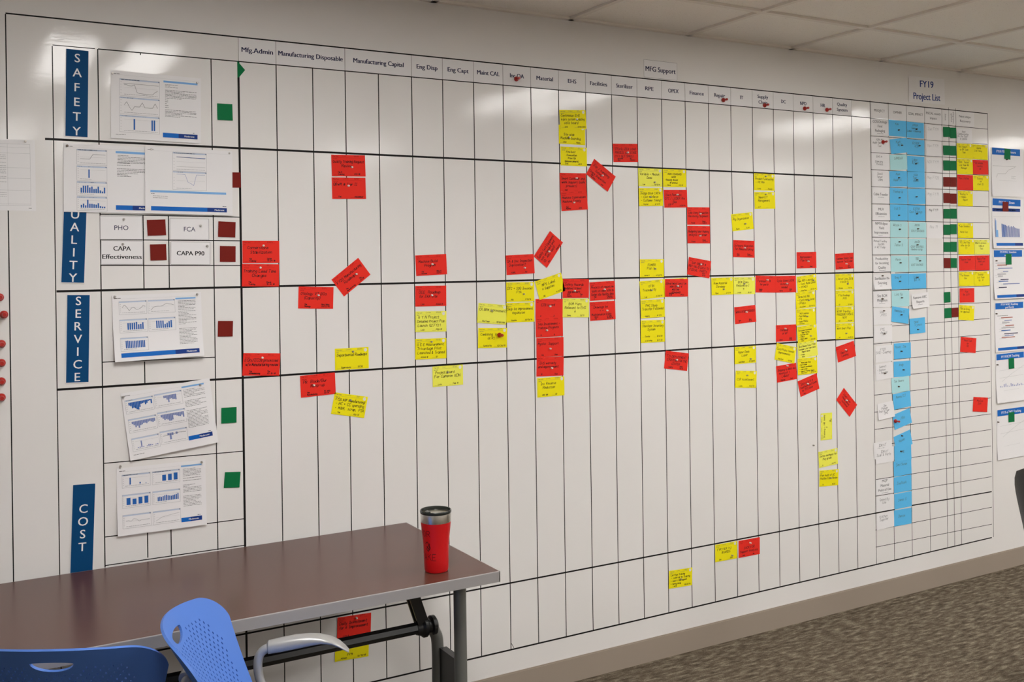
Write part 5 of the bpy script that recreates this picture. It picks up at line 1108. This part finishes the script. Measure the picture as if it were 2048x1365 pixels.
def cup_text(rows):
    g = G()
    def rad(h):
        P = [(.0375, .04), (.0385, .075), (.041, .10), (.0445, .13), (.0462, .147)]
        for (r0, a), (r1, b) in zip(P, P[1:]):
            if h <= b: return r0+(r1-r0)*max(0, (h-a)/(b-a))
        return .0462
    for pts, wdt in rows:
        for (a0, h0), (a1, h1) in zip(pts, pts[1:]):
            for k in range(3):
                q = []
                for t in (k/3, (k+1)/3): q.append((a0+(a1-a0)*t, h0+(h1-h0)*t))
                (b0, c0), (b1, c1) = q; L = math.hypot((b1-b0)*.042, c1-c0) or 1; nx, nh = -(c1-c0)/L*wdt/.042, (b1-b0)*.042/L*wdt
                V = [(b0+nx, c0+nh), (b1+nx, c1+nh), (b1-nx, c1-nh), (b0-nx, c0-nh)]
                g.add([((rad(h)+.0003)*math.cos(a), (rad(h)+.0003)*math.sin(a), h) for a, h in V], [(0, 1, 2, 3)], M_CUPINK)
    return g
def cup_word(t, a_end, h, size):
    rows = []; n = len(t); adv = 5.4*size/6/.042
    for i, ch in enumerate(t):
        a0 = a_end-(n-i)*adv
        for st in ST[ch]: rows.append(([(a0+px*size/6/.042, h+py*size/6) for px, py in st], .0008))
    return rows
AE = math.radians(-115)                              # the words wrap away round the left of the cup
rows = cup_word('FOR', AE-.34, .106, .0175)+cup_word('FAKE', AE+.10, .038, .019)
c0 = AE-.72
rows += [([(c0-.2, .085), (c0, .092), (c0+.18, .080), (c0+.25, .074), (c0+.05, .064), (c0-.12, .070), (c0+.1, .082)], .0012), ([(c0-.1, .078), (c0+.12, .070), (c0+.2, .088)], .0012)]
cup_text(rows).obj('lettering', cup)

# ================================================================ chairs with perforated shells
def shell_mesh(name, W, Hh, place, slot=True, perf=True, thick=.006, m=M_CHBLUE):
    """Rounded plastic panel (s across, t up) with a grip slot and rows of small holes, bent into space by place()."""
    out = []
    rt, rb = .066, .05; wb = .15 if slot else W*.46; wt = W*.5
    def arc(cx, cy, r, a0, a1, n): return [(cx+r*math.cos(math.radians(a0+(a1-a0)*i/n)), cy+r*math.sin(math.radians(a0+(a1-a0)*i/n))) for i in range(n+1)]
    out += arc(wb-rb, rb, rb, -90, 0, 8)
    for i in range(1, 14): t = rb+(Hh-rt-rb)*i/14; out.append((wb+(wt-wb)*i/14, t))
    out += arc(wt-rt, Hh-rt, rt, 0, 90, 12)
    for i in range(1, 16): out.append(((wt-rt)*(1-2*i/16), Hh+.004*math.sin(math.pi*i/16)))
    out += arc(-(wt-rt), Hh-rt, rt, 90, 180, 12)
    for i in range(1, 14): t = Hh-rt-(Hh-rt-rb)*i/14; out.append((-(wt+(wb-wt)*i/14), t))
    out += arc(-(wb-rb), rb, rb, 180, 270, 8)
    for i in range(1, 12): out.append((-(wb-rb)*(1-2*i/12), 0))
    rings = [out]; SL = []
    if slot:
        sy = Hh-.036; hw = .048
        SL = [(hw*math.cos(a), sy+(.005 if math.sin(a) > 0 else .024)*math.sin(a)) for a in [2*math.pi*i/28 for i in range(28)]]
        rings.append(SL)
    holes = []
    if perf:
        n = 0; t = .045
        while t < Hh-.045:
            off = .0085 if n % 2 else 0; s0 = -W/2+off
            while s0 < W/2:
                lim = (wb+(wt-wb)*t/Hh)-.038
                if t > Hh-.11: lim -= (t-(Hh-.11))*.55
                d = math.hypot(max(0, abs(s0)-.036), t-(Hh-.044)) if slot else 9
                if abs(s0) < lim and d > .026 and t < Hh-.045: holes.append((s0, t))
                s0 += .017
            t += .0105; n += 1
        for (hx, hy) in holes: rings.append([(hx+.0023*math.cos(a), hy+.0038*math.sin(a)) for a in [math.pi*2*i/6 for i in range(6)]])
    verts = []; edges = []
    for r in rings:
        b = len(verts); verts += r; edges += [(b+i, b+(i+1) % len(r)) for i in range(len(r))]
    # interior helper points keep the bend smooth where there are no holes
    def inside(p, poly):
        c = False; j = len(poly)-1
        for i in range(len(poly)):
            if (poly[i][1] > p[1]) != (poly[j][1] > p[1]) and p[0] < (poly[j][0]-poly[i][0])*(p[1]-poly[i][1])/(poly[j][1]-poly[i][1])+poly[i][0]: c = not c
            j = i
        return c
    step = .016; hs = set((round(a/.012), round(b/.012)) for a, b in holes)
    for i in range(int(-W/2/step), int(W/2/step)+1):
        for j in range(1, int(Hh/step)+1):
            p = (i*step+.003, j*step+.002); k = (round(p[0]/.012), round(p[1]/.012))
            if any((k[0]+a, k[1]+b) in hs for a in (-1, 0, 1) for b in (-1, 0, 1)): continue
            if inside(p, out) and not (slot and math.hypot(max(0, abs(p[0])-.035), p[1]-(Hh-.044)) < .02): verts.append(p)
    vo, eo, fo, ov, oe, of_ = geometry.delaunay_2d_cdt([Vector(v) for v in verts], edges, [], 0, 1e-7)
    cell = {}
    for hx, hy in holes: cell.setdefault((round(hx/.01), round(hy/.01)), []).append((hx, hy))
    keep = []
    for f in fo:
        c = sum((vo[i] for i in f), Vector((0, 0)))/len(f)
        if not inside(c, out) or (slot and inside(c, SL)): continue
        q = (round(c.x/.01), round(c.y/.01)); bad = False
        for a in (-1, 0, 1):
            for b in (-1, 0, 1):
                for hx, hy in cell.get((q[0]+a, q[1]+b), ()):
                    if ((c.x-hx)/.0023)**2+((c.y-hy)/.0038)**2 < .8: bad = True
        if not bad: keep.append(list(f))
    # front and rear skins with analytic normals, plus the rim of every edge and hole
    e = .002
    def nrm(s, t):
        a = Vector(place(s+e, t))-Vector(place(s-e, t)); c = Vector(place(s, t+e))-Vector(place(s, t-e)); return a.cross(c).normalized()
    used = sorted({i for f in keep for i in f}); mp = {i: n for n, i in enumerate(used)}; n = len(used)
    nn = [nrm(*vo[i]) for i in used]; pp = [Vector(place(*vo[i])) for i in used]
    flip = sum(v[0]+v[2] for v in nn) < 0
    if flip: nn = [-v for v in nn]
    vs = [p+v*thick/2 for p, v in zip(pp, nn)]+[p-v*thick/2 for p, v in zip(pp, nn)]
    tri = []
    for f in keep:
        q = [mp[i] for i in f]; fn = (pp[q[1]]-pp[q[0]]).cross(pp[q[2]]-pp[q[0]])
        if fn.dot(nn[q[0]]) < 0: q.reverse()
        tri.append(q)
    cnt = {}
    for q in tri:
        for a_, b_ in zip(q, q[1:]+q[:1]): cnt[(a_, b_)] = 1
    rim = [(b_, a_, n+a_, n+b_) for (a_, b_) in cnt if (b_, a_) not in cnt]
    faces = tri+[[n+i for i in q[::-1]] for q in tri]+rim
    me = bpy.data.meshes.new(name); me.from_pydata([tuple(v) for v in vs], [], faces); me.materials.append(m)
    me.shade_smooth(); ln = []
    for k, p in enumerate(me.polygons):
        for vi in p.vertices:
            ln.append(tuple(nn[vi]) if k < len(tri) else tuple(-nn[vi-n]) if k < 2*len(tri) else tuple(p.normal))
    me.normals_split_custom_set(ln); me.update(); return me
def make_chair(top, face_deg, label):
    """top = middle of the back's upper edge (x, y, z); the chair looks toward face_deg."""
    a = math.radians(face_deg); f = Vector((math.cos(a), math.sin(a), 0)); r = Vector((math.sin(a), -math.cos(a), 0)); z = Vector((0, 0, 1))
    root = bpy.data.objects.new('perforated_chair', None); C.objects.link(root)
    base = Vector(top)+f*.30; base.z = 0; root.location = base; root.rotation_euler = (0, 0, a)
    tag(root, label, 'chair')
    # local frame: +x forward, +y to the chair's left, z up
    Hb = .40; tz = top[2]
    def back(s, t):
        u = (Hb-t)                                   # distance down from the top edge
        fx = -.30+u*.57+1.70*s*s*(1-.455*u/Hb); zz = tz-u*.93-.31*s*s
        return (fx, -s, zz)
    o = link('backrest', shell_mesh('backrest', .451, Hb, back), root)
    def seat(s, t): return (-.12+t, -s, .445+.25*max(0, .06-t)-3.6*max(0, t-.36)**2+.35*s*s)
    o = link('seat', shell_mesh('seat', .46, .44, seat, slot=False, thick=.009), root)
    for sd in (-1, 1):
        y = .235*sd
        g = G(); g.tube(smooth_path([(.02, y*.8, .425), (0, y, .44), (-.05, y, .50), (-.10, y, .59), (-.112, y, .64), (-.105, y, .675), (-.08, y, .69), (-.03, y, .693)], 8), .0115, M_ALU, 18); g.obj('arm_tube', root, True)
        g = G(); P = []; prof = [(.062, .010, .012, 0, .666), (.066, .019, .016, 0, .667), (.10, .0215, .017, 0, .671), (.14, .0225, .017, 0, .676), (.18, .0235, .014, 0, .679), (.21, .0245, .010, 0, .679), (.24, .025, .007, 0, .673), (.262, .0235, .0055, 0, .662), (.278, .0185, .0045, 0, .650), (.288, .010, .003, 0, .642)]
        n = 20; vs = []
        for px, hw, hh, _, pz in prof:
            px = -.088+(px-.062)*.93; pz += .024
            for k in range(n):
                an = 2*math.pi*k/n; cc, ss = math.cos(an), math.sin(an)
                vs.append((px, y+hw*math.copysign(abs(cc)**.75, cc), pz+hh*math.copysign(abs(ss)**.8, ss)))
        fs = [(j*n+i, j*n+(i+1) % n, (j+1)*n+(i+1) % n, (j+1)*n+i) for j in range(len(prof)-1) for i in range(n)]+[list(range(n))[::-1], [(len(prof)-1)*n+i for i in range(n)]]
        g.add(vs, fs, M_ALU); g.obj('armrest', root, True)
        g = G(); g.tube(smooth_path([(-.06, y*.8, .43), (-.07, y*.74, .47), (-.10, y*.66, .53), (-.15, y*.6, .61)], 6), .011, M_ALU, 14); g.obj('back_support', root, True)
        for fr in (-1, 1):
            x0, x1 = (.17, .23) if fr > 0 else (-.12, -.21)
            g = G(); g.tube(smooth_path([(x0, y*.8, .42), (x0+(x1-x0)*.3, y*.95, .38), (x1, y*1.05, .03)], 6), .0115, M_ALU, 14); lg = g.obj('leg', root, True)
            g = G(); g.lathe([(.013, 0), (.016, .004), (.016, .024), (.012, .032)], M_BLACKM, 14, origin=(x1, y*1.05, 0)); g.obj('glide', lg, True)
        g = G(); g.tube([(-.12, y*.8, .42), (.17, y*.8, .42)], .012, M_ALU, 14); g.obj('side_rail', root, True)
    g = G(); g.tube([(-.09, -.19, .42), (-.09, .19, .42)], .011, M_ALU, 14); g.obj('cross_rail', root, True)
    return root
make_chair((.4583, -.9486, .8594), -20.9, 'blue perforated plastic armchair facing right, its back tilted, beside the table')
make_chair((.2051, -.976, .8435), 60.7, 'blue perforated plastic chair seen from behind at the lower left')

# ================================================================ black office chair at the right edge
oc = bpy.data.objects.new('office_chair', None); C.objects.link(oc); oc.location = (3.60, -1.285, 0); oc.rotation_euler = (0, 0, math.radians(-90))
tag(oc, 'black leather office chair whose back just enters at the right edge', 'chair')
def pad(name, w, h, d, fn, m=M_LEATHER, nx=14, nz=16):
    g = G(); vs = []
    for side in (1, -1):
        for j in range(nz+1):
            for i in range(nx+1):
                u = -1+2*i/nx; v = -1+2*j/nz; e = (1-abs(u)**4)*(1-abs(v)**4)
                k = 1-.09*abs(v)**6; kv = 1-.12*abs(u)**6
                vs.append(fn(u*w/2*k, v*h/2*kv, side*d/2*(.25+.75*max(0, e)**.5)))
    n = (nx+1)*(nz+1); fs = []
    for j in range(nz):
        for i in range(nx):
            a = j*(nx+1)+i; fs.append((a, a+1, a+nx+2, a+nx+1)); fs.append((n+a, n+a+nx+1, n+a+nx+2, n+a+1))
    ring = list(range(nx+1))+[j*(nx+1)+nx for j in range(1, nz+1)]+[nz*(nx+1)+i for i in range(nx-1, -1, -1)]+[j*(nx+1) for j in range(nz-1, 0, -1)]
    for a, b in zip(ring, ring[1:]+ring[:1]): fs.append((a, n+a, n+b, b))
    g.add(vs, fs, m); return g.obj(name, oc, True)
pad('backrest', .52, .50, .08, lambda s, t, d: (s*(1+1.0*t), d+.35*s*s+.03*t, .635+t))
pad('seat', .46, .48, .08, lambda s, t, d: (s, .26+t, .44+d))
g = G(); g.box((-.03, .0, .36), (.03, .10, .40), M_BLACKM); g.tube(smooth_path([(0, .08, .38), (0, -.03, .40), (0, -.055, .50), (0, -.045, .62)], 6), .018, M_BLACKM); g.obj('back_post', oc, True)
g = G(); g.tube([(0, .22, .07), (0, .22, .40)], .024, M_BLACKM); g.obj('gas_lift', oc, True)
for k in range(5):
    an = math.radians(72*k+20); dx, dy = math.cos(an), math.sin(an)
    g = G(); g.tube([(0, .22, .10), (dx*.15, .22+dy*.15, .085), (dx*.26, .22+dy*.26, .07)], [.022, .018, .013], M_BLACKM, 12); a = g.obj('base_arm', oc, True)
    g = G(); g.tube([(dx*.26-dy*.012, .22+dy*.26+dx*.012, .027), (dx*.26+dy*.012, .22+dy*.26-dx*.012, .027)], .027, M_BLACKM, 16); g.obj('caster', a, True)
